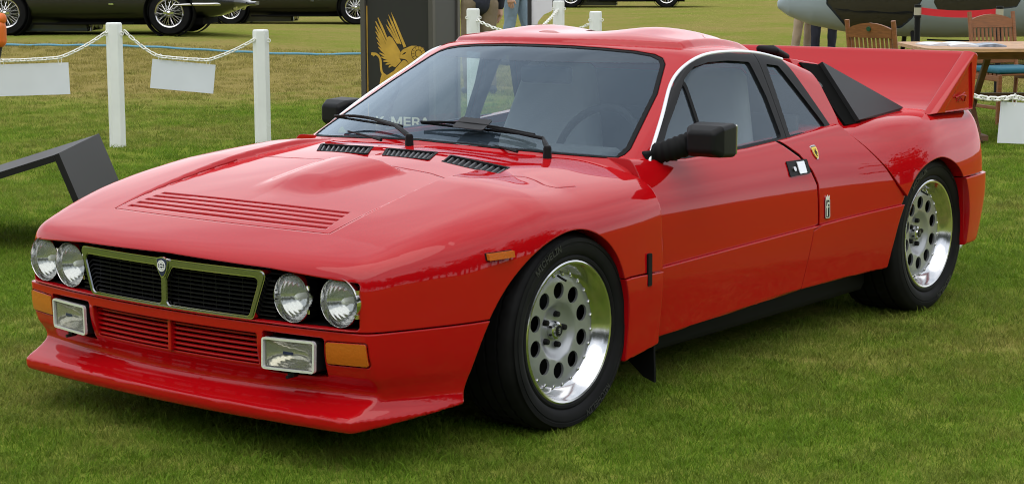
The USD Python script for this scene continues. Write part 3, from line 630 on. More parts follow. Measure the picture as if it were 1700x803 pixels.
for k, v in enumerate(vent_polys):
    cx, cy = v.centroid.x, v.centroid.y; zc = float(h_front(cx, cy)); x0, y0, x1, y1 = v.bounds
    tilt = float((h_front(cx+.05, cy)-h_front(cx-.05, cy))/.1); tl = float((h_front(cx, cy+.08)-h_front(cx, cy-.08))/.16)
    rim_ = extr(v.buffer(.004).difference(v.buffer(-.006)), .02)
    def drape(m, dz): m = m.copy(); m.vertices[:, 2] += zc+tilt*(m.vertices[:, 0]-cx)+tl*(m.vertices[:, 1]-cy)+dz; return m
    vp = obj('cowl_vent', [drape(rim_, -.0195), drape(extr(v.buffer(-.001), .004), -.05)], M['rubber'], CAR)
    q_ = VENTS[k]; f0, f1, r1, r0 = [np.array(p_) for p_ in q_]
    for t in np.linspace(.06, .94, 10):
        A_, B_ = f0*(1-t)+f1*t, r0*(1-t)+r1*t; A_, B_ = A_+(B_-A_)*.06, B_+(A_-B_)*.06; e_ = (f1-f0)/np.linalg.norm(f1-f0)
        pts = [(*(p_+e_*o_), z_) for p_ in (A_, B_) for o_, z_ in ((-.0035, 0), (.0035, 0), (.010, -.022), (.016, -.022))]
        obj('vent_louvre', drape(trimesh.convex.convex_hull(np.array(pts)), -.0035), M['louvre'], vp)
# --- wheels
def wheel(cx, cy, R, W, sgn, rim_y, name='wheel'):
    """y grows outward; rim_y: where the rim's outer flange stands"""
    place = lambda m: T(m if sgn > 0 else mirror(m), (cx, 0, cy))
    off = rim_y
    rm = lathe([(.175, -.045), (.181, -.040), (.186, -.030), (.197, -.012), (.2045, -.004), (.2090, .0015), (.2150, .003), (.2215, .0), (.2225, -.008), (.2120, -.014), (.205, -.03), (.200, -.17), (.216, -.185), (.22, -.20), (.195, -.20), (.19, -.06), (.175, -.052), (.175, -.045)], 96, 'y'); rm.apply_translation((0, off, 0))
    wp = obj(name, place(rm), M['polished'], CAR, smooth=35)
    dc = lathe([(0, -.066), (.045, -.066), (.062, -.064), (.076, -.056), (.084, -.047), (.092, -.0425), (.150, -.041), (.165, -.043), (.176, -.048), (.176, -.062), (.15, -.066), (.09, -.075), (0, -.085), (0, -.066)], 96, 'y')
    dm = Manifold(MMesh(dc.vertices.astype(np.float32), dc.faces.astype(np.uint32))) if False else None
    prof = CrossSection([[(0, -.066), (.045, -.066), (.062, -.064), (.076, -.056), (.084, -.047), (.092, -.0425), (.150, -.041), (.165, -.043), (.176, -.048), (.176, -.056), (.165, -.051), (.150, -.049), (.094, -.0505), (.086, -.055), (.078, -.064), (.064, -.074), (0, -.075)][::-1]])
    dm = prof.revolve(96)
    for k in range(10):
        a = (k+.5)/10*2*PI; dm = dm - Manifold.cylinder(.2, .0245, .0265, 28, True).translate((.1235*math.cos(a), .1235*math.sin(a), -.05))
    d = tm(dm); d.apply_transform(trimesh.transformations.rotation_matrix(-PI/2, [1, 0, 0])); d.apply_translation((0, off, 0))
    obj('wheel_disc', place(d), M['silver'], wp, smooth=28)
    obj('hub_cap', place(T(lathe([(0, -.040), (.018, -.041), (.020, -.046), (.026, -.048), (.0285, -.056), (.0285, -.07), (0, -.07)], 32, 'y'), (0, off, 0))), M['polished'], wp, smooth=30)
    obj('hub_emblem', place(T(lathe([(0, -.0385), (.017, -.0395), (.017, -.045), (0, -.045)], 24, 'y'), (0, off, 0))), M['black'], wp)
    lts = [T(box(.009, .001, .003), (0, off-.0383, dz)) for dz in (-.006, 0, .006)]
    obj('hub_mark', place(trimesh.util.concatenate(lts)), M['silver'], wp)
    for k in range(5):
        a = PI/2+k/5*2*PI+.28
        obj('wheel_nut', place(T(lathe([(0, -.050), (.008, -.051), (.0095, -.055), (.010, -.066), (.014, -.068), (0, -.069)], 12, 'y'), (.0495*math.cos(a), off, .0495*math.sin(a)))), M['black'], wp)
    bolts = []
    for k in range(24):
        a = (k+.5)/24*2*PI; bolts.append(T(lathe([(0, -.0405), (.004, -.041), (.0055, -.043), (.0055, -.050), (0, -.050)], 8, 'y'), (.1715*math.cos(a), off, .1715*math.sin(a))))
    bp = obj('rim_bolts', place(trimesh.util.concatenate(bolts)), M['polished'], wp); tag(bp, kind='stuff')
    obj('valve', place(tube([(.030, off-.025, .176), (.026, off-.012, .168), (.020, off+.002, .160)], .0035, 6)), M['rubber'], wp)
    obj('brake_disc', place(T(lathe([(0, -.092), (.182, -.092), (.182, -.13), (0, -.13)], 48, 'y'), (0, off, 0))), M['rubber'], wp)
    h = W
    prof = [(.2120, -.006), (.2225, .004), (.2300, .0045), (.236, .001), (.2420, .0075), (.2560, .0125), (.2700, .0125), (.2710, .0105), (.2755, .0105), (.2765, .0125), (.288, .0105), (R-.026, .0065), (R-.024, .004), (R-.012, -.004), (R-.006, -.012)]
    nt = 132; grooves = 4; tw = h-.012
    ws = []
    for g in range(grooves):
        c = -.012-tw*(g+.75)/(grooves+.5); ws += [(R-.0005, c+.0045), (R-.0085, c+.0035), (R-.0085, c-.0035), (R-.0005, c-.0045)]
    mid_ = [(R-.001, -.026)]+[w for w in ws if w[1] < -.03]
    prof2 = prof+mid_+[(R-.004, -h+.008), (R-.016, -h-.002), (R-.05, -h-.012), (.235, -h-.006), (.2120, -h)]
    ty = lathe(prof2, nt, 'y'); v = ty.vertices.reshape(len(prof2), nt, 3).copy() if len(ty.vertices) == len(prof2)*nt else None
    if v is not None:
        for i, (r_, y_) in enumerate(prof2):
            if r_ > R-.0065 and y_ < -.008:
                for q in range(nt):
                    if (q+int(-y_*60)) % 3 == 0: v[i, q, [0, 2]] *= (R-.0035)/R
        ty.vertices = v.reshape(-1, 3)
    ty.apply_translation((0, off, 0))
    tp = obj('tyre', place(ty), M['tyre'], wp, smooth=32)
    if sgn > 0:
        for ang, txt, hh, rr in ((118, 'MICHELIN', .020, .272), (300, 'MICHELIN', .020, .272)):
            tx = meshkit.text_mesh(txt, hh, .0016, bold=True); w_ = tx.bounds[1][0]
            v = tx.vertices; th = math.radians(ang)+v[:, 0]/rr*1.0-w_/rr/2
            rad = rr-hh/2+v[:, 1]
            # seen from outside (+y looking back) x runs to the left: mirror so that it reads
            a = math.radians(ang)*2-th
            V = np.stack([rad*-np.cos(a+PI)*-1*-1, np.full(len(v), off+.0122)+v[:, 2], rad*np.sin(a)], 1)
            V[:, 0] = -rad*np.cos(a)
            mt = trimesh.Trimesh(V, tx.faces, process=False)
            obj('tyre_lettering', place(mt), M['tyretext'], wp)
    return wp
for sgn in (1, -1):
    wheel(0, .306, .305, .205, sgn, .855); wheel(-2.44, .3205, .320, .255, sgn, .8685)
# --- small things on the flanks
def on_flank(m, x, z, f, sgn=1, lift=0.0, s_tab=None):
    """m in (x, z, outward), set on the flank where it stands"""
    m = m.copy(); v = m.vertices; y = s_tab(x+v[:, 0], z+v[:, 1]); V = np.stack([x+v[:, 0], y+v[:, 2]+lift, z+v[:, 1]], 1)
    m = trimesh.Trimesh(V, m.faces[:, ::-1], process=False)
    return m if sgn > 0 else mirror(m)
def flank_y(f):
    def q(xs, zs):
        lo, hi = np.full(len(xs), .4), np.full(len(xs), 1.1)
        for _ in range(26):
            mid = (lo+hi)/2; ins = f(np.stack([xs, mid, zs], 1)) < 0; lo = np.where(ins, mid, lo); hi = np.where(ins, hi, mid)
        return lo
    return q
fy_mid, fy_front, fy_rear = flank_y(f_mid), flank_y(f_front), flank_y(f_rear)
for sgn in (1, -1):
    hd = rounded(Polygon([(-.072, -.024), (-.072, .026), (.070, .028), (.070, -.026)]), .006)
    hp = obj('door_handle', on_flank(extr(hd, .009, -.004), -1.462, .672, f_mid, sgn, 0, fy_mid), M['black'], CAR, smooth=30)
    obj('handle_pull', on_flank(extr(rounded(sbox(-.042, -.020, .008, .022), .003), .003, .006), -1.462, .672, f_mid, sgn, 0, fy_mid), M['trim'], hp)
    obj('handle_lock', on_flank(T(cyl(.0085, .006), (.034, .0, .007)), -1.462, .672, f_mid, sgn, 0, fy_mid), M['chrome'], hp)
    ab = Polygon(smooth_poly([(-.021, .027), (0, .031), (.021, .027), (.022, -.004), (.013, -.024), (0, -.033), (-.013, -.024), (-.022, -.004)], 6)); ab = affinity.scale(ab, .78, .78, origin=(0, 0))
    bp = obj('shield_badge', on_flank(extr(ab, .004), -1.609, .717, f_mid, sgn, 0, fy_mid), M['chrome'], CAR)
    A = ab.buffer(-.003)
    obj('badge_yellow_half', on_flank(extr(A.intersection(Polygon([(-.026, .018), (.05, .018), (.05, -.05), (.012, -.05)])), .0015, .004), -1.609, .717, f_mid, sgn, 0, fy_mid), M['gold'], bp)
    obj('badge_red_half', on_flank(extr(A.difference(Polygon([(-.026, .018), (.05, .018), (.05, -.05), (.012, -.05)])).intersection(sbox(-.05, -.05, .05, .018)), .0015, .004), -1.609, .717, f_mid, sgn, 0, fy_mid), M['red'], bp)
    obj('badge_band', on_flank(extr(A.intersection(sbox(-.05, .018, .05, .05)), .0015, .004), -1.609, .717, f_mid, sgn, 0, fy_mid), M['navy'], bp)
    sc = affinity.scale(unary_union([Point(0, .002).buffer(.005), Point(0, -.006).buffer(.004), LineString([(0, -.008), (.004, -.014), (0, -.018), (-.004, -.015)]).buffer(.0014)]+[LineString([(0, .004), (s*.008, .010), (s*.005, .014)]).buffer(.0013) for s in (1, -1)]+[LineString([(0, q), (s*.010, q-.003)]).buffer(.0009) for s in (1, -1) for q in (0, -.004, .004)]), .8, .8, origin=(0, 0))
    obj('badge_scorpion', on_flank(extr(sc, .001, .0056), -1.609, .717, f_mid, sgn, 0, fy_mid), M['black'], bp)
    pf = rounded(sbox(-.016, -.040, .016, .030), .004)
    pb = obj('coachbuilder_badge', on_flank(extr(pf, .004), -1.630, .512, f_mid, sgn, 0, fy_mid), M['black'], CAR)
    letter = unary_union([LineString([(.003, -.030), (.003, .010), (-.002, .018), (-.008, .014)]).buffer(.0028), LineString([(.010, .002), (-.006, .002)]).buffer(.0024)])
    edge = pf.buffer(-.001).difference(pf.buffer(-.0035))
    crown = Polygon([(-.012, .030), (.012, .030), (.014, .044), (.007, .037), (0, .047), (-.007, .037), (-.014, .044)])
    obj('badge_letter', on_flank(extr(unary_union([letter, edge, crown]), .002, .0035), -1.630, .512, f_mid, sgn, 0, fy_mid), M['trim'], pb)
    mk = rounded(sbox(-.050, -.011, .050, .011), .003)
    mp_ = obj('side_marker', on_flank(extr(mk, .006, -.001), .358, .588, f_front, sgn, 0, fy_front), M['black'], CAR)
    obj('side_marker_lens', on_flank(extr(mk.buffer(-.0015), .010, .004), .358, .588, f_front, sgn, 0, fy_front), M['amber'], mp_)
    lp = rounded(sbox(-.012, -.054, .012, .050), .004)
    obj('clamshell_latch', on_flank(extr(lp, .010, -.003), -.392, .450, f_front, sgn, 0, fy_front), M['rubber'], CAR)
    fl_ = Polygon([(.80, .075), (.842, .060), (.850, .225), (.74, .225), (.725, .14)]) if sgn > 0 else Polygon([(-.80, .075), (-.842, .060), (-.850, .225), (-.74, .225), (-.725, .14)])
    m_ = tm(prism_x(fl_, -.475, -.465)); m_.vertices[:, 0] += (m_.vertices[:, 2]-.225)*.12
    obj('mud_flap', m_, M['rubber'], CAR)
    # mirror: ribbed bellows arm and square housing
    RM = (-.125, .030, .0)
    arm = np.array([(-.640, .735, .790), (-.645, .762, .795), (-.66, .788, .803), (-.688, .812, .812), (-.72, .835, .822)]); pts = []; rr = []
    cs = CubicSpline(np.linspace(0, 1, 5), arm)
    for t in np.linspace(0, 1, 27): pts.append(cs(t)); rr.append(.029+.006*t+.0018*math.sin(t*7*2*PI))
    am = tube(pts, rr, 18); am.vertices[:, 2] = .80+(am.vertices[:, 2]-.80)*1.15
    mp_ = obj('door_mirror', am if sgn > 0 else T(mirror(am), RM), M['rubber'], CAR, smooth=60)
    q = []
    for (x_, sy, sz, r_) in ((.060, .112, .082, .020), (.036, .136, .104, .018), (-.036, .144, .112, .014), (-.046, .140, .108, .014)):
        for a in (-1, 1):
            for b in (-1, 1): q.append(Manifold.sphere(r_, 20).translate((x_, a*(sy/2-r_), b*(sz/2-r_))))
    hs_ = tm(Manifold.batch_hull(q)); hs_ = T(hs_, (-.735, .890, .833), rx=.0, rz=.10)
    obj('mirror_housing', hs_ if sgn > 0 else T(mirror(hs_), RM), M['black'], mp_, smooth=40)
    gl = T(rbox(.004, .128, .096, .0019, n=2), (-.800, .884, .833), rz=.10); obj('mirror_glass', gl if sgn > 0 else T(mirror(gl), RM), M['chrome'], mp_)
    base = T(rbox(.17, .03, .05, .012), (-.66, .738, .775), rz=-.12); obj('mirror_base', base if sgn > 0 else T(mirror(base), RM), M['rubber'], mp_)
# --- wipers
for (piv, mid, tipA, tipB, plate) in (((-.345, .512, .797), (-.418, .449, .830), (-.372, -.050, .872), (-.418, .405, .850), True), ((-.262, -.008, .812), (-.330, -.122, .850), (-.470, -.545, .862), (-.330, -.10, .858), False)):
    piv, mid, tipA, tipB = map(np.array, (piv, mid, tipA, tipB)); c_ = tipA*.47+tipB*.53+np.array((.012, 0, .012))
    wp = obj('wiper', [lathe([(0, .018), (.010, .016), (.0135, .008), (.015, -.03), (0, -.03)], 16).apply_transform(trimesh.transformations.translation_matrix(piv+np.array((0, 0, .012)))),
                       tube([piv+np.array((0, 0, .020)), piv*.62+mid*.38+np.array((.008, 0, .020)), mid+np.array((.012, 0, .010)), c_], [.0095, .0090, .0065, .0042], 8)], M['black'], CAR)
    n_ = 15; tt = np.linspace(0, 1, n_)[:, None]; arc = tipA*(1-tt)+tipB*tt+np.array((.010, 0, .010))*np.sin(tt*PI)
    obj('wiper_bow', [tube(arc, .004, 6), tube(arc*1.0+np.array((.006, 0, .006))*np.sin(tt*PI), .0028, 6)], M['black'], wp)
    obj('wiper_blade', tube(tipA*(1-tt)+tipB*tt+np.array((-.003, 0, -.004)), .0045, 5), M['rubber'], wp)
    obj('washer_arm', tube([piv+np.array((.03, -.10, .005)), piv+np.array((.0, -.20, .012)), piv+np.array((-.02, -.30, .020))], [.006, .004, .003], 6), M['black'], wp)
    if plate:
        e1 = (tipB-tipA)/np.linalg.norm(tipB-tipA); nrm = np.array((.42, 0, .91)); e2 = np.cross(nrm, e1)
        pl = extr(rounded(sbox(-.062, -.040, .062, .030), .010), .003); B = np.eye(4); B[:3, 0], B[:3, 1], B[:3, 2] = e1, e2, np.cross(e1, e2); B[:3, 3] = c_+np.array((.0, -.02, .004)); pl.apply_transform(B)
        obj('wiper_wind_plate', pl, M['mattegrey'], wp)
cw = h_front(np.linspace(-.28, -.28, 9), np.linspace(-.42, .42, 9))
# roof vent
rv = Manifold.batch_hull([Manifold.sphere(.013, 16).translate(p) for p in ((-1.83, .500, 1.068), (-1.84, .42, 1.076), (-1.935, .485, 1.043), (-1.935, .42, 1.046), (-1.85, .475, 1.077))])
obj('roof_vent_cowl', rv, M['rubber'], CAR)
rv2 = tm(rv); obj('roof_vent_cowl', mirror(rv2), M['rubber'], CAR)
# --- inside
obj('cockpit_liner', [box(1.36, 1.34, .02, (-1.04, 0, .33)), box(.02, 1.34, .52, (-1.70, 0, .58)), box(.02, 1.30, .34, (-.36, 0, .50))]+[box(1.12, .012, .42, (-1.15, s*.684, .54)) for s in (1, -1)], M['interior'], CAR)
dash = Manifold.batch_hull([Manifold.sphere(.02, 12).translate(p) for p in [(-.43, s*.52, .735) for s in (1, -1)]+[(-.66, s*.60, .735) for s in (1, -1)]+[(-.74, s*.62, .69) for s in (1, -1)]+[(-.72, s*.62, .56) for s in (1, -1)]+[(-.43, s*.52, .56) for s in (1, -1)]])
dp = obj('dashboard', dash, M['interior'], CAR)
bn = Manifold.batch_hull([Manifold.sphere(.018, 12).translate(p) for p in [(-.56, y, .755) for y in (.18, .52)]+[(-.72, y, .770) for y in (.18, .52)]+[(-.73, y, .66) for y in (.18, .52)]])
obj('instrument_binnacle', bn, M['interior'], dp)
for s in (1, -1):
    cush = T(rbox(.50, .48, .16, .05), (-1.18, s*.345, .42), ry=-.12)
    back = T(tm(Manifold.batch_hull([Manifold.sphere(.045, 16).translate(p) for p in [(0, a*.20, .02) for a in (1, -1)]+[(0, a*.205, .30) for a in (1, -1)]+[(0, a*.13, .46) for a in (1, -1)]+[(.0, a*.125, .585) for a in (1, -1)]+[(-.06, a*.2, .05) for a in (1, -1)]])), (-1.44, s*.345, .40), ry=-.24)
    sp = obj('seat', cush, M['fabric'], CAR, smooth=60); obj('seat_back', back, M['fabric'], sp, smooth=60)
sw = T(trimesh.creation.torus(.172, .014, major_sections=48, minor_sections=12), (-.86, .345, .745), ry=PI/2-.42)
sp = obj('steering_wheel', sw, M['rubber'], CAR, smooth=60)
obj('steering_column', [tube([(-.86, .345, .745), (-.66, .345, .66)], .03, 12)]+[tube([(-.86, .345, .745), (-.86+dx, .345+dy, .745+dz)], .009, 8) for dx, dy, dz in ((0, .165, 0), (0, -.165, 0), (.068, 0, -.152))], M['interior'], sp)
mrp = obj('rear_view_mirror', T(rbox(.03, .21, .062, .014), (-.985, .03, 1.005), rz=.12), M['interior'], CAR)
obj('mirror_stalk', tube([(-.985, .02, 1.03), (-.965, 0, 1.075), (-.95, 0, 1.10)], .008, 8), M['interior'], mrp)
# ------------------------------------------------------------------ ground
FH = np.array([FWD[0], FWD[1]])/math.hypot(FWD[0], FWD[1]); RH = np.array([-math.sin(math.atan2(FH[1], FH[0])-PI/2)*0, 0.0]); RH = np.array([FH[1], -FH[0]])
def spot(px, d, z=None):
    """the point d metres ahead of the camera and as far aside as the given column of the photograph"""
    l = (px-850)/CAM_F*d*1.0
    p = CAM_POS[:2]+FH*d+RH*l*1.0
    return np.array([p[0], p[1], gz(*p) if z is None else z])
def gz(x, y):
    d = (np.asarray(x)-CAM_POS[0])*FH[0]+(np.asarray(y)-CAM_POS[1])*FH[1]; l = (np.asarray(x)-CAM_POS[0])*RH[0]+(np.asarray(y)-CAM_POS[1])*RH[1]
    return smst(d, 16.5, 28.5)*(.165+.15*smst(-l, 2.0, 5.5)*(1-smst(d, 31, 38)))
FACE = math.atan2(-FH[1], -FH[0])           # heading that looks back at the camera
ACROSS = math.atan2(RH[1], RH[0])           # heading to the right of the picture
def lawn_nodes(bump=True):
    n = {'g': ('geometry', {}), 'n1': ('noise_texture', {'scale': 0.42, 'detail': 4.0, 'roughness': 0.6}), 'n2': ('noise_texture', {'scale': 3.1, 'detail': 5.0, 'roughness': 0.65}),
         'm1': ('mapping', {'rotation': (0, 0, math.atan2(RH[1], RH[0])*-1), 'scale': (0.35, 1.6, 1.0)}), 'n3': ('noise_texture', {'scale': 0.55, 'detail': 5.0, 'roughness': 0.6}),
         'n4': ('noise_texture', {'scale': 26.0, 'detail': 3.0, 'roughness': 0.7}),
         'dot': ('mapping', {'rotation': (0, 0, -math.atan2(FH[1], FH[0])), 'location': tuple(float(v) for v in (-(CAM_POS[0]*FH[0]+CAM_POS[1]*FH[1]), 0, 0))}), 'sx': ('separate_xyz', {}),
         'band': ('rgb_ramp', {'ramp': [(0.0, (0,)*3), (.26, (.02,)*3), (.42, (.04,)*3), (.49, (.36,)*3), (.58, (.44,)*3), (.66, (.10,)*3), (.80, (.20,)*3), (1.0, (.18,)*3)]}),
         'bs': ('math', {'math_type': 'multiply', 'value2': 1/42.0}),
         'a1': ('math', {'math_type': 'multiply', 'value2': 0.55}), 'a2': ('math', {'math_type': 'multiply', 'value2': 0.42}), 'a3': ('math', {'math_type': 'add'}), 'a4': ('math', {'math_type': 'add'}),
         'a5': ('math', {'math_type': 'multiply', 'value2': 0.35}), 'n6': ('noise_texture', {'scale': 9.0, 'detail': 3.0, 'roughness': 0.6}), 'a7': ('math', {'math_type': 'multiply', 'value2': 0.34}), 'a8': ('math', {'math_type': 'add'}), 'a6': ('math', {'math_type': 'add'}),
         'dry': ('map_range', {'from_min': 0.80, 'from_max': 1.14, 'to_min': 0.0, 'to_max': 1.0, 'clamp': True})}
    l = [('g.position', 'n1.vector'), ('g.position', 'n2.vector'), ('g.position', 'm1.vector'), ('m1.vector', 'n3.vector'), ('g.position', 'n4.vector'), ('g.position', 'dot.vector'), ('dot.vector', 'sx.vector'),
         ('sx.x', 'bs.value1'), ('bs.value', 'band.fac'), ('n1.fac', 'a1.value1'), ('n2.fac', 'a2.value1'), ('a1.value', 'a3.value1'), ('a2.value', 'a3.value2'), ('n3.fac', 'a5.value1'), ('a3.value', 'a6.value1'), ('a5.value', 'a6.value2'),
         ('g.position', 'n6.vector'), ('n6.fac', 'a7.value1'), ('a6.value', 'a8.value1'), ('a7.value', 'a8.value2'), ('a8.value', 'a4.value1'), ('band.color', 'a4.value2'), ('a4.value', 'dry.value')]
    return n, l
n_, l_ = lawn_nodes()
n_.update({'gr': ('rgb_ramp', {'ramp': [(0.25, (.125, .185, .022)), (0.5, (.185, .245, .034)), (0.75, (.25, .29, .052))]}), 'br': ('rgb_ramp', {'ramp': [(0.25, (.235, .195, .060)), (0.75, (.370, .300, .110))]}), 'mx': ('mix', {}),
    'p': ('principled_bsdf', {'roughness': 1.0, 'specular_ior_level': 0.0, 'diffuse_roughness': 0.6}), 'n5': ('noise_texture', {'scale': 70.0, 'detail': 3.0}), 'b': ('bump', {'strength': 1.0, 'distance': 0.03})})
l_ += [('n4.fac', 'gr.fac'), ('n4.fac', 'br.fac'), ('dry.result', 'mx.fac'), ('gr.color', 'mx.color1'), ('br.color', 'mx.color2'), ('mx.color', 'p.base_color'), ('g.position', 'n5.vector'), ('n5.fac', 'b.height'), ('b.normal', 'p.normal')]
M['lawn'] = mat('lawn', n_, l_, 'p.BSDF')
n_, l_ = lawn_nodes()
n_.update({'gr': ('rgb_ramp', {'ramp': [(0.0, (.12, .205, .016)), (0.45, (.27, .38, .036)), (0.78, (.45, .52, .080)), (0.92, (.50, .45, .13)), (1.0, (.60, .50, .24))]}), 'br': ('rgb_ramp', {'ramp': [(0.0, (.25, .22, .058)), (1.0, (.52, .42, .16))]}), 'mx': ('mix', {}),
    'p': ('principled_bsdf', {'roughness': 0.6, 'specular_ior_level': 0.10}), 'oi': ('object_info', {}), 'mr': ('map_range', {'from_min': 0.0, 'from_max': 1.0, 'to_min': .62, 'to_max': 1.28}), 'hv': ('hsv', {}), 'tr': ('translucent_bsdf', {}), 'ms': ('mix_closure', {'fac': 0.28})})
l_ += [('g.random_per_island', 'gr.fac'), ('g.random_per_island', 'br.fac'), ('dry.result', 'mx.fac'), ('gr.color', 'mx.color1'), ('br.color', 'mx.color2'), ('oi.random', 'mr.value'), ('mr.result', 'hv.value'), ('mx.color', 'hv.color'), ('hv.color', 'p.base_color'), ('hv.color', 'tr.color'), ('p.BSDF', 'ms.closure1'), ('tr.BSDF', 'ms.closure2')]
M['blade'] = mat('grass_blade', n_, l_, 'ms.closure')
dd_ = np.concatenate([np.linspace(-400, -10, 12), np.linspace(-8, 14, 12), np.linspace(15, 45, 40), np.geomspace(48, 500, 12)]); ll_ = np.concatenate([-np.geomspace(400, 16, 9), np.linspace(-14, 14, 36), np.geomspace(16, 400, 9)])
D_, L_ = np.meshgrid(dd_, ll_, indexing='ij'); GX = CAM_POS[0]+FH[0]*D_+RH[0]*L_; GY = CAM_POS[1]+FH[1]*D_+RH[1]*L_
GV = np.stack([GX, GY, gz(GX, GY)], -1).reshape(-1, 3); nl = len(ll_); GF = []
for i in range(len(dd_)-1):
    for j in range(nl-1): a = i*nl+j; GF += [[a, a+1, a+nl], [a+1, a+nl+1, a+nl]]
GF = np.array(GF)
if np.cross(GV[GF[0, 1]]-GV[GF[0, 0]], GV[GF[0, 2]]-GV[GF[0, 0]])[2] < 0: GF = GF[:, ::-1]
tag(obj('ground', trimesh.Trimesh(GV, GF, process=False), M['lawn'], smooth=True), 'mown show field lawn, green near and dry straw brown further off', 'ground', kind='structure')
# grass blades near the camera
gi = UsdGeom.PointInstancer.Define(stage, '/World/grass')
tag(gi, 'short mown grass blades round the red car', 'grass', kind='stuff')
protos = []
for k in range(5):
    r = np.random.default_rng(40+k); V = []; F = []
    nb = 22
    for b in range(nb):
        a = r.uniform(0, 2*PI); rad = .070*math.sqrt(r.uniform()); x, y = rad*math.cos(a), rad*math.sin(a)
        h = r.uniform(.011, .028)*(1.6 if r.uniform() < .06 else 1); w = r.uniform(.0022, .0042); t = r.uniform(0, 2*PI); lean = r.uniform(.3, 1.7)*h; ld = r.uniform(0, 2*PI)
        ux, uy = math.cos(t)*w/2, math.sin(t)*w/2; lx, ly = math.cos(ld)*lean, math.sin(ld)*lean; o = len(V)
        V += [(x-ux, y-uy, -.004), (x+ux, y+uy, -.004), (x-ux*.8+lx*.35, y-uy*.8+ly*.35, h*.62), (x+ux*.8+lx*.35, y+uy*.8+ly*.35, h*.62), (x+lx, y+ly, h)]
        F += [[o, o+1, o+3], [o, o+3, o+2], [o+2, o+3, o+4]]
    p = usdkit.mesh(stage, f'/World/grass/tuft_{k}', (np.array(V), np.array(F)), M['blade']); protos.append(p.GetPath())
r = np.random.default_rng(11); PP = []
for d0, d1, dens in ((3.3, 6.5, 900), (6.5, 9, 620), (9, 13, 330), (13, 18, 150), (18, 26, 60)):
    lm = 850/CAM_F*d1*1.06+.15; n = int((d1-d0)*2*lm*dens); d = r.uniform(d0, d1, n); l = r.uniform(-lm, lm, n)
    ok = np.abs(l) < 850/CAM_F*d*1.06+.15; x = CAM_POS[0]+FH[0]*d+RH[0]*l; y = CAM_POS[1]+FH[1]*d+RH[1]*l
    ok &= ~((x > -2.3) & (x < .1) & (np.abs(y) < .60)); s = np.interp(d, [3, 9, 26], [.82, 1.0, 1.5])*r.uniform(.75, 1.25, n)
    PP.append(np.stack([x, y, gz(x, y), s], 1)[ok])
PP = np.concatenate(PP); n = len(PP); th = r.uniform(0, 2*PI, n)
gi.CreatePrototypesRel().SetTargets(protos); gi.CreateProtoIndicesAttr(Vt.IntArray.FromNumpy(r.integers(0, 5, n).astype(np.int32)))
gi.CreatePositionsAttr(Vt.Vec3fArray.FromNumpy(PP[:, :3].astype(np.float32))); gi.CreateScalesAttr(Vt.Vec3fArray.FromNumpy(np.repeat(PP[:, 3:], 3, 1).astype(np.float32)))
q4 = np.zeros((n, 4), np.float16); q4[:, 0], q4[:, 3] = np.cos(th/2), np.sin(th/2)
gi.CreateOrientationsAttr(Vt.QuathArray([Gf.Quath(float(a), 0, 0, float(b)) for a, b in zip(q4[:, 0], q4[:, 3])]))
# far trees round the field
M['leaf'] = mat('leaf', {'g': ('geometry', {}), 'r': ('rgb_ramp', {'ramp': [(0, (.02, .040, .010)), (.6, (.04, .07, .016)), (1, (.07, .095, .024))]}), 'p': ('principled_bsdf', {'roughness': .6}), 't': ('translucent_bsdf', {}), 'm': ('mix_closure', {'fac': .25})},
    [('g.random_per_island', 'r.fac'), ('r.color', 'p.base_color'), ('r.color', 't.color'), ('p.BSDF', 'm.closure1'), ('t.BSDF', 'm.closure2')], 'm.closure')
M['bark'] = pbsdf('bark', (.09, .07, .05), .9)
ti = UsdGeom.PointInstancer.Define(stage, '/World/distant_trees'); tag(ti, 'line of broad leafed trees round the edge of the field', 'trees', kind='stuff'); tps = []
for k in range(3):
    r = np.random.default_rng(90+k); cl = r.normal(0, 1, (26, 3))*np.array([2.2, 2.2, 1.9])+np.array([0, 0, 6.2+.6*k]); V = []; F = []
    for c in cl:
        for _ in range(46):
            p = c+r.normal(0, .62, 3); e1 = r.normal(0, 1, 3); e1 /= np.linalg.norm(e1); e2 = np.cross(e1, r.normal(0, 1, 3)); e2 /= np.linalg.norm(e2); s = r.uniform(.22, .45); o = len(V)
            V += [p-e1*s, p+e2*s*.6, p+e1*s, p-e2*s*.6]; F += [[o, o+1, o+2], [o, o+2, o+3]]
    x = UsdGeom.Xform.Define(stage, f'/World/distant_trees/tree_{k}'); usdkit.mesh(stage, f'/World/distant_trees/tree_{k}/crown', (np.array(V), np.array(F)), M['leaf'])
    usdkit.mesh(stage, f'/World/distant_trees/tree_{k}/trunk', trimesh.util.concatenate([tube([(0, 0, -.2), (.05, 0, 2.5), (0, .1, 5.5)], [.28, .22, .1], 8)]+[tube([(0, 0, 2.4+.5*j), (1.3*math.cos(j*2.1), 1.3*math.sin(j*2.1), 4.6+.4*j)], [.12, .04], 6) for j in range(4)]), M['bark']); tps.append(x.GetPath())
r = np.random.default_rng(5); nt_ = 120; an = np.arange(nt_)/nt_*2*PI+r.uniform(-.03, .03, nt_); fd = np.cos(an-math.atan2(FH[1], FH[0])); rad = 52+r.uniform(-8, 8, nt_); keep = fd < .25; an, rad = an[keep], rad[keep]; nt_ = len(an)
TP = np.stack([CAM_POS[0]+rad*np.cos(an), CAM_POS[1]+rad*np.sin(an), np.zeros(nt_)], 1); TP[:, 2] = gz(TP[:, 0], TP[:, 1])
ti.CreatePrototypesRel().SetTargets(tps); ti.CreateProtoIndicesAttr(Vt.IntArray.FromNumpy(r.integers(0, 3, nt_).astype(np.int32))); ti.CreatePositionsAttr(Vt.Vec3fArray.FromNumpy(TP.astype(np.float32)))
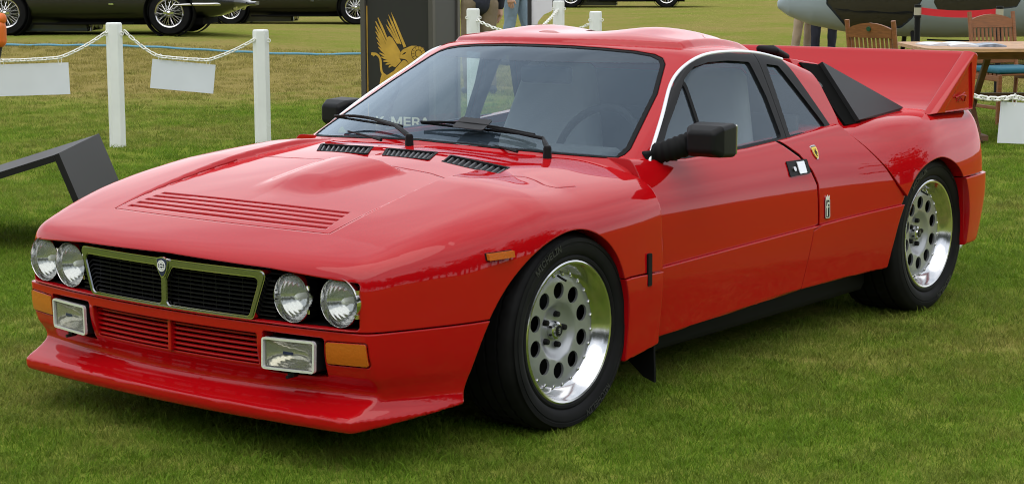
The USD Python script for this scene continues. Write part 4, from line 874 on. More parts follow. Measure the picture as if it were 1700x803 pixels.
ts = r.uniform(.95, 1.7, nt_); ti.CreateScalesAttr(Vt.Vec3fArray.FromNumpy(np.stack([ts*1.15, ts*1.15, ts], 1).astype(np.float32))); th = r.uniform(0, 2*PI, nt_)
ti.CreateOrientationsAttr(Vt.QuathArray([Gf.Quath(float(math.cos(a/2)), 0, 0, float(math.sin(a/2))) for a in th]))
# ------------------------------------------------------------------ white posts, chains and blank boards
M['postwhite'] = pbsdf('white_post_paint', (.72, .74, .73), .45, bump=(30, .002), var=(5, .05))
M['chainwhite'] = pbsdf('white_plastic', (.78, .78, .74), .4)
M['board'] = pbsdf('white_board', (.66, .69, .76), .5, var=(4, .03))
def make_post(label, p, h=.95):
    t = thing('fence_post', label, 'post', p, FACE+.1, 'white posts of the chain fence')
    ang = np.arange(6)/6*2*PI+PI/6; R_ = .062
    rg = []
    for z, s in ((-.05, 1.0), (h-.022, 1.0), (h-.008, .96), (h, .84)): rg.append(np.stack([R_*s*np.cos(ang), R_*s*np.sin(ang), np.full(6, z)], 1))
    obj('shaft', trimesh.convex.convex_hull(np.concatenate(rg)), M['postwhite'], t, smooth=25)
    for a in (-1, 1): obj('eyelet', T(trimesh.creation.torus(.013, .004, major_sections=14, minor_sections=6), (.02, a*.060, h-.085), ry=PI/2), M['chainwhite'], t)
    return t
P1, P2 = spot(194, 14.35), spot(436, 14.45); P3, P4, P5, P6 = spot(787, 17.7), spot(928, 20.0), spot(989, 18.4), spot(1586, 9.15); P0 = spot(-190, 14.1)
make_post('white post standing nearest the black tilted stand, chains on both its sides', P1, .95)
make_post('white post between the hanging blank board and the tall black sign', P2, .89)
make_post('white post beside the khaki trousers, right behind the tall black sign', P3, .955)
make_post('white post behind the roof, right beside the white feather banner', P4, .945)
make_post('shorter looking white post behind the roof, right of the feather banner post', P5, .90)
make_post('white post hidden behind the tail wing, carrying the chain end', P6, .90)
make_post('white post beyond the far end of the left chain', P0, .95)
LINK = None
def link():
    a = np.arange(20)/20*2*PI; return tube(np.stack([.0125*np.sign(np.cos(a))*np.abs(np.cos(a))**.8+.012*np.sign(np.cos(a)), .0115*np.sin(a), 0*a], 1), .0052, 6, closed=True)
LINK = link()
def chain(pts, label, step=.040):
    L = LineString(pts); n = int(L.length/step); ms = []
    for i in range(n):
        a, b = np.array(L.interpolate(i*step).coords[0]), np.array(L.interpolate((i+1)*step).coords[0]); x = (b-a)/np.linalg.norm(b-a); y = np.cross([0, 0, 1.0], x); y /= np.linalg.norm(y); z = np.cross(x, y)
        t = PI/4 if i % 2 else -PI/4; y2, z2 = y*math.cos(t)+z*math.sin(t), z*math.cos(t)-y*math.sin(t); Mx = np.eye(4); Mx[:3, 0], Mx[:3, 1], Mx[:3, 2], Mx[:3, 3] = x, y2, z2, (a+b)/2
        m = LINK.copy(); m.apply_transform(Mx); ms.append(m)
    return tag(obj('fence_chain', trimesh.util.concatenate(ms), M['chainwhite'], smooth=60), label, 'chain', 'white plastic chains between the posts')
def at(px, py, d):
    v = FWD*CAM_F+RIGHT*(px-850)-UP*(py-401.5); v = v/(v[0]*FH[0]+v[1]*FH[1]); return CAM_POS+v*d
def sag(a, b, n=7, s=.02): t = np.linspace(0, 1, n)[:, None]; return list(a*(1-t)+b*t-np.array([0, 0, 1])*s*4*t*(1-t))
def board(name, a, b, h, hooks, label, group=None):
    """blank sheet hanging between the two upper corners a and b"""
    t = thing(name, label, 'sign', (a+b)/2, 0, group); x = b-a; w = np.linalg.norm(x); x /= w; Mx = np.eye(4); n = np.cross(x, [0, 0, 1.0]); n /= np.linalg.norm(n); z = np.cross(n, x)*-1 if np.cross(n, x)[2] < 0 else np.cross(n, x)
    Mx[:3, 0], Mx[:3, 1], Mx[:3, 2] = x, n, z
    s = box(w, .004, h, (0, 0, -h/2)); s.apply_transform(Mx); obj('sheet', s, M['board'], t)
    for k in hooks:
        g = tube(np.stack([.013*np.cos(np.arange(16)/16*2*PI), np.zeros(16), .030*np.sin(np.arange(16)/16*2*PI)+.012], 1), .003, 6, closed=True); g.apply_translation((k*w, 0, 0)); g.apply_transform(Mx); obj('hook', g, M['chainwhite'], t)
    return t
ca, cb = at(429, 62, 14.4), at(205, 50, 14.32)
h1, h2 = at(263, 94, 14.33), at(346, 100, 14.42)
chain(sag(cb, h1, 7, .02)+sag(h1, h2, 4, .004)[1:]+sag(h2, ca, 7, .015)[1:], 'white chain dipping between the two left hand white posts')
board('blank_sign', at(253, 98, 14.33), at(358, 108, 14.44), .222, (-.38, .38), 'small blank white board hanging tilted from the chain between two white posts')
g1, g2 = at(3, 101, 14.2), at(99, 96, 14.25)
chain(sag(at(184, 48, 14.33), g2, 7, .02)+sag(g2, g1, 4, .004)[1:]+sag(g1, P0+np.array([0, 0, .86]), 9, .04)[1:], 'white chain running out of the picture from the leftmost white post')
board('blank_sign', at(-4, 107.5, 14.2), at(113.5, 104, 14.26), .24, (-.44, .38), 'blank white board cut by the left edge, hanging under the chain')
chain(sag(P3+np.array([.0, 0, .87]), at(860, 55, 17.2), 6, .03)+sag(at(860, 55, 17.2), at(905, 75, 17.5), 3, .02)[1:], 'white chain dropping behind the roof from the post beside the khaki trousers')
chain(sag(P4+np.array([0, 0, .86]), at(880, 60, 18.6), 8, .02)+sag(at(880, 60, 18.6), at(850, 90, 17.5), 4, .02)[1:], 'white chain dropping left from the post by the feather banner')
chain(sag(P5+np.array([0, 0, .82]), at(950, 50, 18.7), 5, .02)+sag(at(950, 50, 18.7), P4+np.array([0, 0, .5]), 5, .05)[1:], 'white chain behind the roof dropping from the shorter looking post')
e1 = at(1684, 161, 9.5)
chain(sag(P6+np.array([.02, -.02, .80]), e1, 8, .03)+sag(e1, at(1712, 166, 9.6), 3, .003)[1:]+sag(at(1712, 166, 9.6), at(1900, 120, 9.9), 8, .05)[1:], 'white chain coming out behind the tail wing to the right edge')
board('blank_sign', at(1662, 169, 9.45), at(1740, 173, 9.62), .208, (-.22, .40), 'blank white board at the right edge, behind the rear bumper of the red car')
M['hose'] = pbsdf('blue_rope', (.10, .30, .42), .6)
hp_ = [spot(px, d) for px, d in ((-120, 25.6), (60, 25.3), (170, 25.2), (300, 25.0), (440, 24.9), (600, 25.2), (760, 25.8))]
cs = CubicSpline(np.arange(7), np.array(hp_)); hv = cs(np.linspace(0, 6, 80)); hv[:, 2] = gz(hv[:, 0], hv[:, 1])+.03+.004*np.sin(np.arange(80)*.9)
tag(obj('rope', tube(hv, .017, 6), M['hose'], smooth=60), 'thin blue rope lying across the lawn behind the white posts', 'rope')
# folded black stand at the left
st = thing('display_stand', 'black folded sheet stand tilted on the grass beside the far front fender', 'stand')
A = at(88, 258, 9.0); B3 = np.array([FH[0]*1.03-RH[0]*.03, FH[1]*1.03-RH[1]*.03, .0])
R3 = np.array([RH[0], RH[1], 0]); ld = R3*.36-np.array([0, 0, 1])*.93; ld /= np.linalg.norm(ld); sd = -R3*.955-np.array([0, 0, 1])*.295; sd /= np.linalg.norm(sd)
def plate(o, u, lu, v, thick, nrm):
    P = [o+u*a+v*b+nrm*c for a in (0, lu) for b in (0, 1) for c in (0, -thick)]; return trimesh.convex.convex_hull(np.array(P))
M['stand'] = pbsdf('black_sheet_metal', (.010, .0095, .010), .45, extra={'specular_ior_level': .22}, bump=(25, .0006))
Ll = (A[2]+.02)/-ld[2]; obj('leg_sheet', plate(A, ld, Ll, B3, .03, -sd if False else -np.cross(ld, B3)/np.linalg.norm(np.cross(ld, B3))*(1 if np.dot(np.cross(ld, B3), R3) > 0 else -1)*-1*-1), M['stand'], st)
Ls = (A[2]+.0)/-sd[2]; upn = np.cross(sd, B3); upn = upn/np.linalg.norm(upn)*np.sign(upn[2]); obj('top_sheet', plate(A-sd*.0, sd, Ls, B3, .032, upn), M['stand'], st)
# orange bag at the left edge
M['orange'] = pbsdf('orange_nylon', (.62, .13, .012), .5, bump=(20, .004)); M['strap'] = pbsdf('black_strap', (.012, .012, .013), .7)
bg = thing('shoulder_bag', 'orange padded bag with black straps cut by the left edge', 'bag', at(-14, 45, 13.6))
obj('pouch', Manifold.batch_hull([Manifold.sphere(.05, 16).translate((RH[0]*a, RH[1]*a, z)) for a in (-.09, .055) for z in (-.10, .0)]), M['orange'], bg, smooth=60)
obj('flap', Manifold.batch_hull([Manifold.sphere(.035, 16).translate((RH[0]*a, RH[1]*a, z)) for a in (-.1, .075) for z in (.05, .065)]), M['orange'], bg, smooth=60)
obj('strap', [tube([(RH[0]*a, RH[1]*a, .08), (RH[0]*(a+.02), RH[1]*(a+.02), -.1), (RH[0]*(a-.01), RH[1]*(a-.01), -.28)], [.02, .016, .008], 6) for a in (.045, .02)]+[tube([(RH[0]*-.1, RH[1]*-.1, .06), (RH[0]*-.16, RH[1]*-.16, .5), (RH[0]*-.20, RH[1]*-.20, .75)], .012, 6)], M['strap'], bg)
# ------------------------------------------------------------------ tall black sign with the winged ram
M['signblack'] = pbsdf('sign_black', (.016, .015, .014), .45); M['signframe'] = pbsdf('sign_frame', (.085, .078, .070), .4, .3); M['signgold'] = pbsdf('sign_gold', (.55, .33, .055), .4, .25, var=(9, .18))
M['signside'] = pbsdf('sign_side', (.045, .043, .042), .5)
SP = spot(603, 14.1); SQ = spot(722, 13.88); SX = SQ-SP; SX[2] = 0; SWd = np.linalg.norm(SX); SX /= SWd; SN = np.array([SX[1], -SX[0], 0])
if np.dot(SN[:2], FH) > 0: SN = -SN
sg = thing('sign_totem', 'tall black advertising totem with a golden winged ram, behind the windscreen', 'sign', SP*[1, 1, 0], math.atan2(SX[1], SX[0]))
# local: x along the face, y into the depth (away from the camera), z up
u_ = lambda px: (px-603)/(722-603)*SWd
def v_(py): return 1.425-(py+69.0)*14.1/CAM_F
dep = .46
obj('carcass', box(SWd-.06, dep, 2.25, (SWd/2, dep/2+.012, 1.125)), M['signblack'], sg)
obj('face_panel', box(SWd-.08, .01, 2.2, (SWd/2, .006, 1.12)), M['signblack'], sg)
obj('side_panel', box(.012, dep-.06, 2.2, (SWd-.02, dep/2+.01, 1.12)), M['signside'], sg)
for x0 in (.018, SWd-.016): obj('upright', box(.036, .045, 2.3, (x0, .0, 1.15)), M['signframe'], sg)
obj('upright', box(.036, .045, 2.3, (SWd-.016, dep+.0, 1.15)), M['signframe'], sg)
def gold(name, polys, t=.003): 
    m = extr(unary_union(polys), t); v = m.vertices; m.vertices = np.stack([v[:, 0], .0005-v[:, 2], v[:, 1]], 1); m.faces = m.faces[:, ::-1]; return obj(name, m, M['signgold'], sg)
P_ = lambda pts: Polygon([(u_(580+x/5.019), v_(y/5.019)) for x, y in pts])
gold('gold_rule', [sbox(u_(611.2), .1, u_(612.8), v_(8))])
fe = []
roots = [(330, 320), (322, 345), (318, 370), (318, 392), (320, 412), (325, 432), (330, 450), (338, 468), (345, 482), (355, 494), (365, 505), (375, 514)]
tips = [(252, 135), (232, 165), (230, 208), (232, 250), (238, 296), (245, 338), (252, 376), (262, 425), (275, 458), (292, 492), (312, 518), (338, 542)]
for (rx_, ry_), (tx_, ty_) in zip(roots, tips):
    d = np.array([tx_-rx_, ty_-ry_], float); n = np.array([-d[1], d[0]])/np.linalg.norm(d)
    fe.append(P_([(rx_+n[0]*7, ry_+n[1]*7), (rx_+d[0]*.6+n[0]*10, ry_+d[1]*.6+n[1]*10), (tx_+n[0]*3, ty_+n[1]*3), (tx_-d[0]*.02-n[0]*3, ty_-d[1]*.02-n[1]*3), (rx_+d[0]*.6-n[0]*7, ry_+d[1]*.6-n[1]*7), (rx_-n[0]*6, ry_-n[1]*6)]))
fe.append(P_([(325, 300), (345, 285), (370, 300), (432, 405), (440, 430), (425, 460), (440, 490), (395, 540), (365, 530), (330, 460), (312, 380)]))
gold('wing_feathers', fe)
fe = []
for (tx_, ty_), (rx_, ry_) in zip([(362, 88), (340, 108), (327, 148), (318, 190)], [(470, 375), (440, 350), (425, 345), (415, 345)]):
    d = np.array([rx_-tx_, ry_-ty_], float); n = np.array([-d[1], d[0]])/np.linalg.norm(d); w = 22 if tx_ == 362 else 8
    fe.append(P_([(tx_, ty_), (tx_+d[0]*.3+n[0]*-9, ty_+d[1]*.3-n[1]*9), (rx_-n[0]*w*.7, ry_-n[1]*w*.7), (rx_+n[0]*6, ry_+n[1]*6), (tx_+d[0]*.3+n[0]*7, ty_+d[1]*.3+n[1]*7)]))
gold('far_wing_feathers', fe)
head = P_(smooth_poly([(425, 458), (447, 405), (480, 383), (520, 365), (560, 362), (620, 372), (642, 420), (630, 470), (585, 490), (540, 500), (510, 512), (495, 490), (465, 470)], 6))
hc = (586, 425); gap = []
for a in np.arange(12)/12*2*PI: gap.append(P_([(hc[0]+math.cos(a)*34-math.sin(a)*2, hc[1]+math.sin(a)*38+math.cos(a)*2), (hc[0]+math.cos(a)*62-math.sin(a)*2, hc[1]+math.sin(a)*66+math.cos(a)*2), (hc[0]+math.cos(a)*62+math.sin(a)*2, hc[1]+math.sin(a)*66-math.cos(a)*2), (hc[0]+math.cos(a)*34+math.sin(a)*2, hc[1]+math.sin(a)*38-math.cos(a)*2)]))
ringo = P_([(hc[0]+math.cos(a)*60, hc[1]+math.sin(a)*64) for a in np.linspace(0, 2*PI, 40)]); ringi = P_([(hc[0]+math.cos(a)*55, hc[1]+math.sin(a)*59) for a in np.linspace(0, 2*PI, 40)])
c1 = P_([(hc[0]+math.cos(a)*30, hc[1]+math.sin(a)*33) for a in np.linspace(0, 2*PI, 30)]); c2 = P_([(hc[0]+math.cos(a)*24, hc[1]+math.sin(a)*27) for a in np.linspace(0, 2*PI, 30)])
spiral = c1.difference(c2).intersection(P_([(hc[0]-60, hc[1]-60), (hc[0]+60, hc[1]-60), (hc[0]+60, hc[1]-15), (hc[0]+5, hc[1]), (hc[0]+60, hc[1]+20), (hc[0]+60, hc[1]+60), (hc[0]-60, hc[1]+60)]))
eye = P_([(448, 440), (466, 418), (488, 412), (474, 430)])
gold('ram_head', [unary_union([head, ringo]).difference(unary_union(gap+[ringo.difference(ringi), spiral, eye]))])
body = P_(smooth_poly([(285, 590), (310, 605), (350, 590), (380, 570), (400, 545), (440, 500), (470, 480), (500, 505), (520, 515), (560, 505), (560, 540), (500, 580), (440, 610), (390, 640), (330, 660), (280, 690), (262, 670)], 6))
tail = LineString([(u_(580+x/5.019), v_(y/5.019)) for x, y in smooth_poly([(200, 436), (225, 432), (258, 455), (272, 500), (274, 550), (285, 590), (310, 610)], 6, False)]).buffer(.0085)
tuft = P_([(190, 425), (205, 420), (232, 430), (225, 445), (212, 455), (205, 446)])
gold('ram_body', [body, tail, tuft])
tx = meshkit.text_mesh('KIMERA', .062, .003, bold=True); v = tx.vertices; s_ = (u_(714)-u_(623))/tx.bounds[1][0]; tx.vertices = np.stack([u_(623)+v[:, 0]*s_, .0005-v[:, 2], v_(203)+v[:, 1]], 1); tx.faces = tx.faces[:, ::-1]
M['signcream'] = pbsdf('sign_lettering', (.70, .64, .48), .5); obj('lettering', tx, M['signcream'], sg)
# ------------------------------------------------------------------ people (mostly their legs are in view)
def figure(name, label, p, heading, h, trousers, top, skin=(.45, .27, .19), hair=(.06, .04, .03), stride=.10, shoes=(.03, .025, .02), coat=False):
    s = h/1.75; t = thing(name, label, 'person', p, heading)
    col = lambda n, c, r=.8: pbsdf(f'{name}_{n}_{len(_used)}', c, r, bump=(18, .012), var=(7, .12))
    S = lambda q, r: Manifold.sphere(r*s, 18).translate(tuple(np.array(q)*s))
    def chain_(pr): return [Manifold.batch_hull([S(*a), S(*b)]) for a, b in zip(pr[:-1], pr[1:])]
    def fuse(parts, edge, it=8):
        m = Manifold.batch_boolean(parts, m3.OpType.Add).refine_to_length(edge*s); q = tm(m); trimesh.smoothing.filter_taubin(q, iterations=it); return q
    legs = lambda g: [w for sd in (1, -1) for w in chain_([((0, sd*.095, .90), .092+g), ((.03+sd*stride*.5, sd*.105, .50), .060+g), ((-.02+sd*stride, sd*.11, .085), .042+g)])]
    arms = lambda g: [w for sd in (1, -1) for w in chain_([((0, sd*.185, 1.41), .052+g), ((-.03, sd*.245, 1.13), .040+g), ((.05, sd*.25, .88), .030+g)])]
    torso = lambda g: chain_([((0, 0, .92), .125+g), ((0, 0, 1.10), .118+g)])+[Manifold.batch_hull([S((0, sd*.07, 1.10), .105+g) for sd in (1, -1)]+[S((0, sd*.12, 1.36), .085+g) for sd in (1, -1)])]+[Manifold.batch_hull([S((0, sd*.06, .95), .105+g) for sd in (1, -1)]+[S((0, sd*.07, 1.10), .105+g) for sd in (1, -1)])]
    hands = []
    for sd in (1, -1):
        w = np.array((.055, sd*.25, .85)); hands.append(Manifold.batch_hull([S(w, .028), S(w+(0.03, 0, -.06), .022), S(w+(-.02, 0, -.06), .022)]))
        for k, ln in enumerate((.060, .072, .068, .052)): b = w+np.array((.032-.021*k, 0, -.070)); hands += chain_([(b, .0095), (b+(.004, -sd*.006, -ln*.5), .009), (b+(.002, -sd*.022, -ln), .0075)])
        b = w+np.array((.03, 0, -.03)); hands += chain_([(b, .012), (b+(.028, -sd*.008, -.03), .010), (b+(.034, -sd*.016, -.055), .0085)])
    headp = [S((0.005, 0, 1.625), .088), Manifold.batch_hull([S((.01, 0, 1.64), .085), S((.035, 0, 1.555), .050)]), Manifold.batch_hull([S((0, 0, 1.42), .052), S((.0, 0, 1.56), .050)]), Manifold.batch_hull([S((.095, 0, 1.625), .012), S((.112, 0, 1.598), .014)])]+[S((0, sd*.088, 1.61), .024) for sd in (1, -1)]
    obj('body', fuse(legs(-.008)+arms(-.008)+torso(-.01)+hands+headp, .03, 6), col('skin', skin, .55), t, smooth=60)
    for sd in (1, -1): obj('eye', T(trimesh.creation.icosphere(2, .011*s), tuple(np.array((.082, sd*.034, 1.63))*s)), M['dark'], t)
    obj('mouth', T(rbox(.008*s, .045*s, .010*s, .0035*s, n=4), tuple(np.array((.083, 0, 1.558))*s)), col('lip', tuple(np.array(skin)*[.9, .5, .5])), t)
    tr = fuse(legs(.012)+[Manifold.batch_hull([S((0, sd*.07, .93), .112) for sd in (1, -1)]+[S((0, sd*.06, 1.02), .105) for sd in (1, -1)])], .028, 8)
    v = tr.vertices; v += (meshkit.fbm(v*np.array([22, 22, 9])/s, 3, 4)-.5)[:, None]*tr.vertex_normals*.022*s; tr.vertices = v
    obj('trousers', tr, col('trousers', trousers), t, smooth=60)
    obj('top', fuse(arms(.012)+torso(.010), .03, 6), col('top', top), t, smooth=60)
    obj('hair', fuse([Manifold.batch_hull([S((-.015, 0, 1.66), .092), S((-.035, 0, 1.60), .075)]) - Manifold.cube((.3, .4, .4), True).translate((.19*s, 0, 1.55*s))], .025, 4), col('hair', hair, .7), t, smooth=60)
    for sd in (1, -1): q = np.array((-.02+sd*stride, sd*.11, 0)); obj('shoe', Manifold.batch_hull([S(q+(-.05, 0, .045), .042), S(q+(.06, 0, .040), .040), S(q+(.15, .0, .030), .030)]), col('shoe', shoes, .5), t, smooth=60)
    return t
figure('person', 'person in khaki trousers and a navy top standing right of the black sign', spot(797, 19.6), FACE+PI+.4, 1.80, (.165, .125, .080), (.012, .014, .028), stride=.02)
figure('person', 'person in pale blue jeans standing left of the white feather banner', spot(858, 23.5), ACROSS-.5, 1.76, (.16, .23, .30), (.05, .05, .06), stride=.13)
figure('person', 'person in light khaki trousers half hidden behind the nose of the helicopter', spot(1331, 25.6), FACE+.8, 1.75, (.36, .28, .20), (.25, .25, .25), stride=.02)
figure('person', 'person in navy trousers standing behind the helicopter nose', spot(1366, 25.4), FACE, 1.78, (.014, .016, .032), (.10, .10, .12), stride=0.0)
figure('person', 'far person in brown shoes at the top edge, left of the two', spot(1178, 58.0), ACROSS, 1.75, (.20, .14, .10), (.2, .2, .2), shoes=(.25, .12, .06), stride=.16)
figure('person', 'far person in blue jeans at the top edge, right of the two', spot(1202, 57.0), ACROSS+.4, 1.75, (.08, .12, .22), (.2, .1, .1), stride=.16)
# feather banner
fb = thing('feather_banner', 'white feather banner on a black pole behind the roof', 'banner', spot(880, 21.0))
M['cloth'] = pbsdf('banner_cloth', (.62, .62, .68), .8)
r3 = lambda a, z: (RH[0]*a, RH[1]*a, z)
obj('pole', tube([r3(.0, -.05), r3(0, 1.5), r3(.03, 2.6), r3(.2, 3.1)], .016, 8), M['black'], fb)
oc = [(.015, .52), (.06, .52), (.075, .60), (.10, .68), (.16, .75), (.25, .79), (.26, 1.0), (.30, 1.8), (.30, 2.6), (.22, 3.05), (.05, 2.6), (.015, 1.5)]
fm = extr(Polygon(oc), .004); v = fm.vertices; fm.vertices = np.stack([RH[0]*v[:, 0]+FH[0]*(v[:, 2]+.02*np.sin(v[:, 1]*3)), RH[1]*v[:, 0]+FH[1]*(v[:, 2]+.02*np.sin(v[:, 1]*3)), v[:, 1]], 1); obj('flag', fm, M['cloth'], fb)
obj('pole_sleeve', tube([r3(.0, .45), r3(.0, 1.5), r3(.03, 2.55)], .024, 8), M['strap'], fb); obj('base_spike', tube([r3(0, -.1), r3(0, .3)], .02, 8), M['black'], fb)
# ------------------------------------------------------------------ dark green classic coupes
M['green'] = pbsdf('dark_green_paint', (.002, .003, .0025), .35, extra={'coat_weight': .7, 'coat_roughness': .03}); M['wire'] = pbsdf('wire_spokes', (.75, .75, .74), .25, 1.0)
def coupe_field(P):
    x, y, z = P.T; a = np.abs(y)
    w = np.interp(x, [-1.75, -1.5, -1.0, 0, 1.2, 2.4, 3.0, 3.35, 3.5], [.45, .62, .74, .80, .82, .78, .68, .50, .20])
    top = np.interp(x, [-1.75, -1.4, -.9, 0, .8, 1.4, 2.4, 3.0, 3.35, 3.5], [.50, .64, .78, .88, .90, .90, .86, .74, .58, .46])
    bot = np.interp(x, [-1.75, -1.5, -.9, -.4, 1.9, 2.6, 3.1, 3.5], [.44, .34, .22, .13, .13, .17, .25, .40])
    mid = (top+bot)/2+.02; hh = (top-bot)/2
    d = (np.clip(a/w, 0, 3)**2.6+np.clip(np.abs(z-mid)/hh, 0, 3)**2.4)**(1/2.5)-1
    d = d*.33
    cab = np.interp(x, [-1.3, -.9, -.3, .35, .75, 1.15], [.60, .86, 1.10, 1.22, 1.16, .85])
    c = ((a/np.interp(x, [-1.3, 0, .5, 1.2], [.40, .58, .58, .45]))**2.4+(np.clip(z-.6, 0, 2)/(cab-.6+1e-3))**2.4)**(1/2.4)-1
    c = np.where((x > -1.3) & (x < 1.15), c*.3, .3)
    return -smax(-d, -c, .05)
ev, ef = surface_net(coupe_field, (-1.85, -.95, .05), (3.6, .95, 1.32), .045)
ems = to_man(ev, ef)
for wx in (0.0, 2.44):
    for s in (1, -1): ems = ems - Manifold.cylinder(.30, .375, .375, 40, True).rotate((90, 0, 0)).translate((wx, s*.77, .34))
def coupe(label, p, hd):
    t = thing('classic_coupe', label, 'car', p, hd, 'dark green classic coupes parked behind the fence')
    V, F, N = field_mesh(ems, coupe_field); emit('body', V, F, N, M['green'], t)
    gw = [(-.95, .90), (-.45, 1.04), (.25, 1.14), (.55, 1.10), (.95, .93), (.55, .90)]
    for s in (1, -1):
        obj('side_window', [T(extr(rounded(Polygon(gw), .02), .02).apply_transform(np.array([[1, 0, 0, 0], [0, 0, 1, 0], [0, 1, 0, 0], [0, 0, 0, 1]], float)), (0, s*.47-.01, 0))], M['dark'], t)
        hl = T(lathe([(0, .03), (.07, .02), (.10, -.01), (.105, -.03), (0, -.04)], 24, 'x'), (0, 0, 0), ry=-.5, rz=s*.35); hl.apply_scale((1.3, 1, .8)); hl.apply_translation((2.86, s*.56, .62))
        hp = obj('headlamp', hl, M['chrome'], t); g = hl.copy(); g.apply_translation((.012, s*.004, .006)); g.vertices = g.vertices.mean(0)+(g.vertices-g.vertices.mean(0))*.85; obj('lamp_glass', g, M['lens'], hp)
        obj('indicator', T(rbox(.18, .05, .055, .02), (3.02, s*.60, .515), rz=-s*.55), M['white'], t)
        obj('bumper_bar', tube([(2.52, s*.80, .445), (2.80, s*.755, .45), (3.10, s*.62, .45), (3.30, s*.42, .45), (3.38, s*.30, .45)], [.012, .026, .028, .028, .02], 10), M['chrome'], t, smooth=60)
        obj('overrider', Manifold.batch_hull([Manifold.sphere(.04, 14).translate((3.34, s*.36, z)) for z in (.38, .54)]), M['chrome'], t, smooth=60)
        obj('side_badge', box(.07, .012, .028, (1.60, s*.822, .46)), M['chrome'], t)
        obj('sill_strip', tube([(.4, s*.70, .172), (1.9, s*.72, .172)], .018, 6), M['dark'], t)
        for wx in (0.0, 2.44):
            w = lathe([(.205, .05), (.222, .065), (.235, .06), (.30, .055), (.318, .035), (.328, .01), (.328, -.07), (.31, -.09), (.22, -.09), (.205, .05)], 40, 'y'); Y = s*.69
            fm = lambda m: T(m if s > 0 else mirror(m), (wx, Y, .328))
            wp = obj('wheel', fm(w), M['tyre'], t)
            obj('rim', fm(lathe([(.180, .03), (.190, .052), (.205, .062), (.214, .064), (.216, .05), (.20, .0), (.18, .0), (.180, .03)], 40, 'y')), M['chrome'], wp)
            sp = []
            for k in range(30):
                a = k/30*2*PI; b = a+(.45 if k % 2 else -.45); yo = .015 if k % 3 else .045; sp.append(tube([(.045*math.cos(b), .075 if k % 2 else .02, .045*math.sin(b)), (.19*math.cos(a), yo, .19*math.sin(a))], .0042, 4))
            q = obj('spokes', fm(trimesh.util.concatenate(sp)), M['wire'], wp); tag(q, kind='stuff')
            obj('knock_off', fm(trimesh.util.concatenate([lathe([(0, .115), (.025, .11), (.04, .095), (.05, .07), (.05, .0), (0, 0)], 18, 'y'), box(.15, .02, .03, (0, .10, 0))])), M['chrome'], wp)
    for w_ in (0.0, 2.44):
        obj('wheel_arch', [T(lathe([(.365, -.12), (.372, -.12), (.372, .12), (.365, .12), (.365, -.12)], 40, 'y'), (w_, s*.69, .34)) for s in (1, -1)]+[box(.7, .9, .5, (w_, 0, .45))], M['dark'], t)
    obj('chassis', [box(3.6, 1.1, .10, (1.1, 0, .20))], M['dark'], t)
    return t
ra = spot(41, 28.6); rb = spot(301, 28.5); hd = math.atan2(rb[1]-ra[1], rb[0]-ra[0])
c0 = coupe('dark green classic coupe with wire wheels, nearest of the three, chrome overriders at its nose', ra, hd)
r2 = spot(602, 37)-np.array([math.cos(hd), math.sin(hd), 0])*2.44
dup(c0, r2*[1, 1, 0]+[0, 0, float(gz(*spot(560, 37)[:2]))], hd, 'dark green classic coupe farther back, its front wheel beside the black sign')
dup(c0, spot(951, 49), hd-.05, 'dark classic coupe farthest away, above the roof of the red car')
# ------------------------------------------------------------------ grey helicopter, ribbon barrier
M['heligrey'] = pbsdf('helicopter_grey', (.26, .32, .355), .38, bump=(6, .003), var=(1.5, .06)); M['heliglass'] = pbsdf('cockpit_glass', (.012, .013, .012), .06, extra={'coat_weight': .6})
def heli_f(P):
    x, y, z = P.T; a = np.abs(y); u = x
    top = np.interp(u, [-.02, .12, .4, .9, 1.5, 2.2, 3.6, 4.4, 5.4], [.78, .98, 1.22, 1.55, 1.85, 1.95, 1.95, 1.75, 1.45])
    bot = np.interp(u, [-.02, .12, .4, .8, 1.3, 2.0, 3.6, 4.4, 5.4], [.70, .60, .49, .41, .36, .34, .36, .62, 1.15])
    w = np.interp(u, [-.02, .12, .4, .9, 1.6, 3.4, 4.4, 5.4], [.05, .22, .42, .62, .74, .76, .50, .18])
    m = (top+bot)/2; h = (top-bot)/2
    d = ((a/w)**2.6+(np.abs(z-m)/h)**2.4)**(1/2.5)-1
    d = np.maximum(d*np.minimum(w, h), np.maximum(-u-.02, u-5.4)); return d
hv_, hf_ = surface_net(heli_f, (-.1, -.85, .2), (5.5, .85, 2.05), .05); hn = grad(heli_f, hv_); hn /= np.linalg.norm(hn, axis=1, keepdims=True)+1e-9
hp0 = spot(1291, 23.5); HR = ACROSS-.12
he = thing('helicopter', 'grey helicopter with dark cockpit glass parked beyond the garden table', 'helicopter', hp0, HR)
hs0 = to_man(hv_, hf_)
# local: x to the rear, so that the nose points left; the flank in view is local -y
pxu = lambda px: (px-1290)/CAM_F*23.5; pzv = lambda py: 1.425-(py+69)*23.4/CAM_F-.165
chin = rounded(Polygon([(pxu(1364), pzv(-60)), (pxu(1364), pzv(-2)), (pxu(1398), pzv(37)), (pxu(1416), pzv(43)), (pxu(1484), pzv(36)), (pxu(1500), pzv(20)), (pxu(1513), pzv(-10)), (pxu(1513), pzv(-70)), (pxu(1420), pzv(-80))]), .03)
side = rounded(Polygon([(pxu(1531), pzv(-5)), (pxu(1543), pzv(15)), (pxu(1565), pzv(15)), (pxu(1660), pzv(2)), (pxu(1690), pzv(-60)), (pxu(1534), pzv(-70))]), .03)
V, F, N = field_mesh(hs0 - prism_y(unary_union([chin, side]), -1, 1), heli_f, tol=.004); emit('fuselage', V, F, N, M['heligrey'], he)
hi_ = to_man(hv_-hn*.02, hf_)
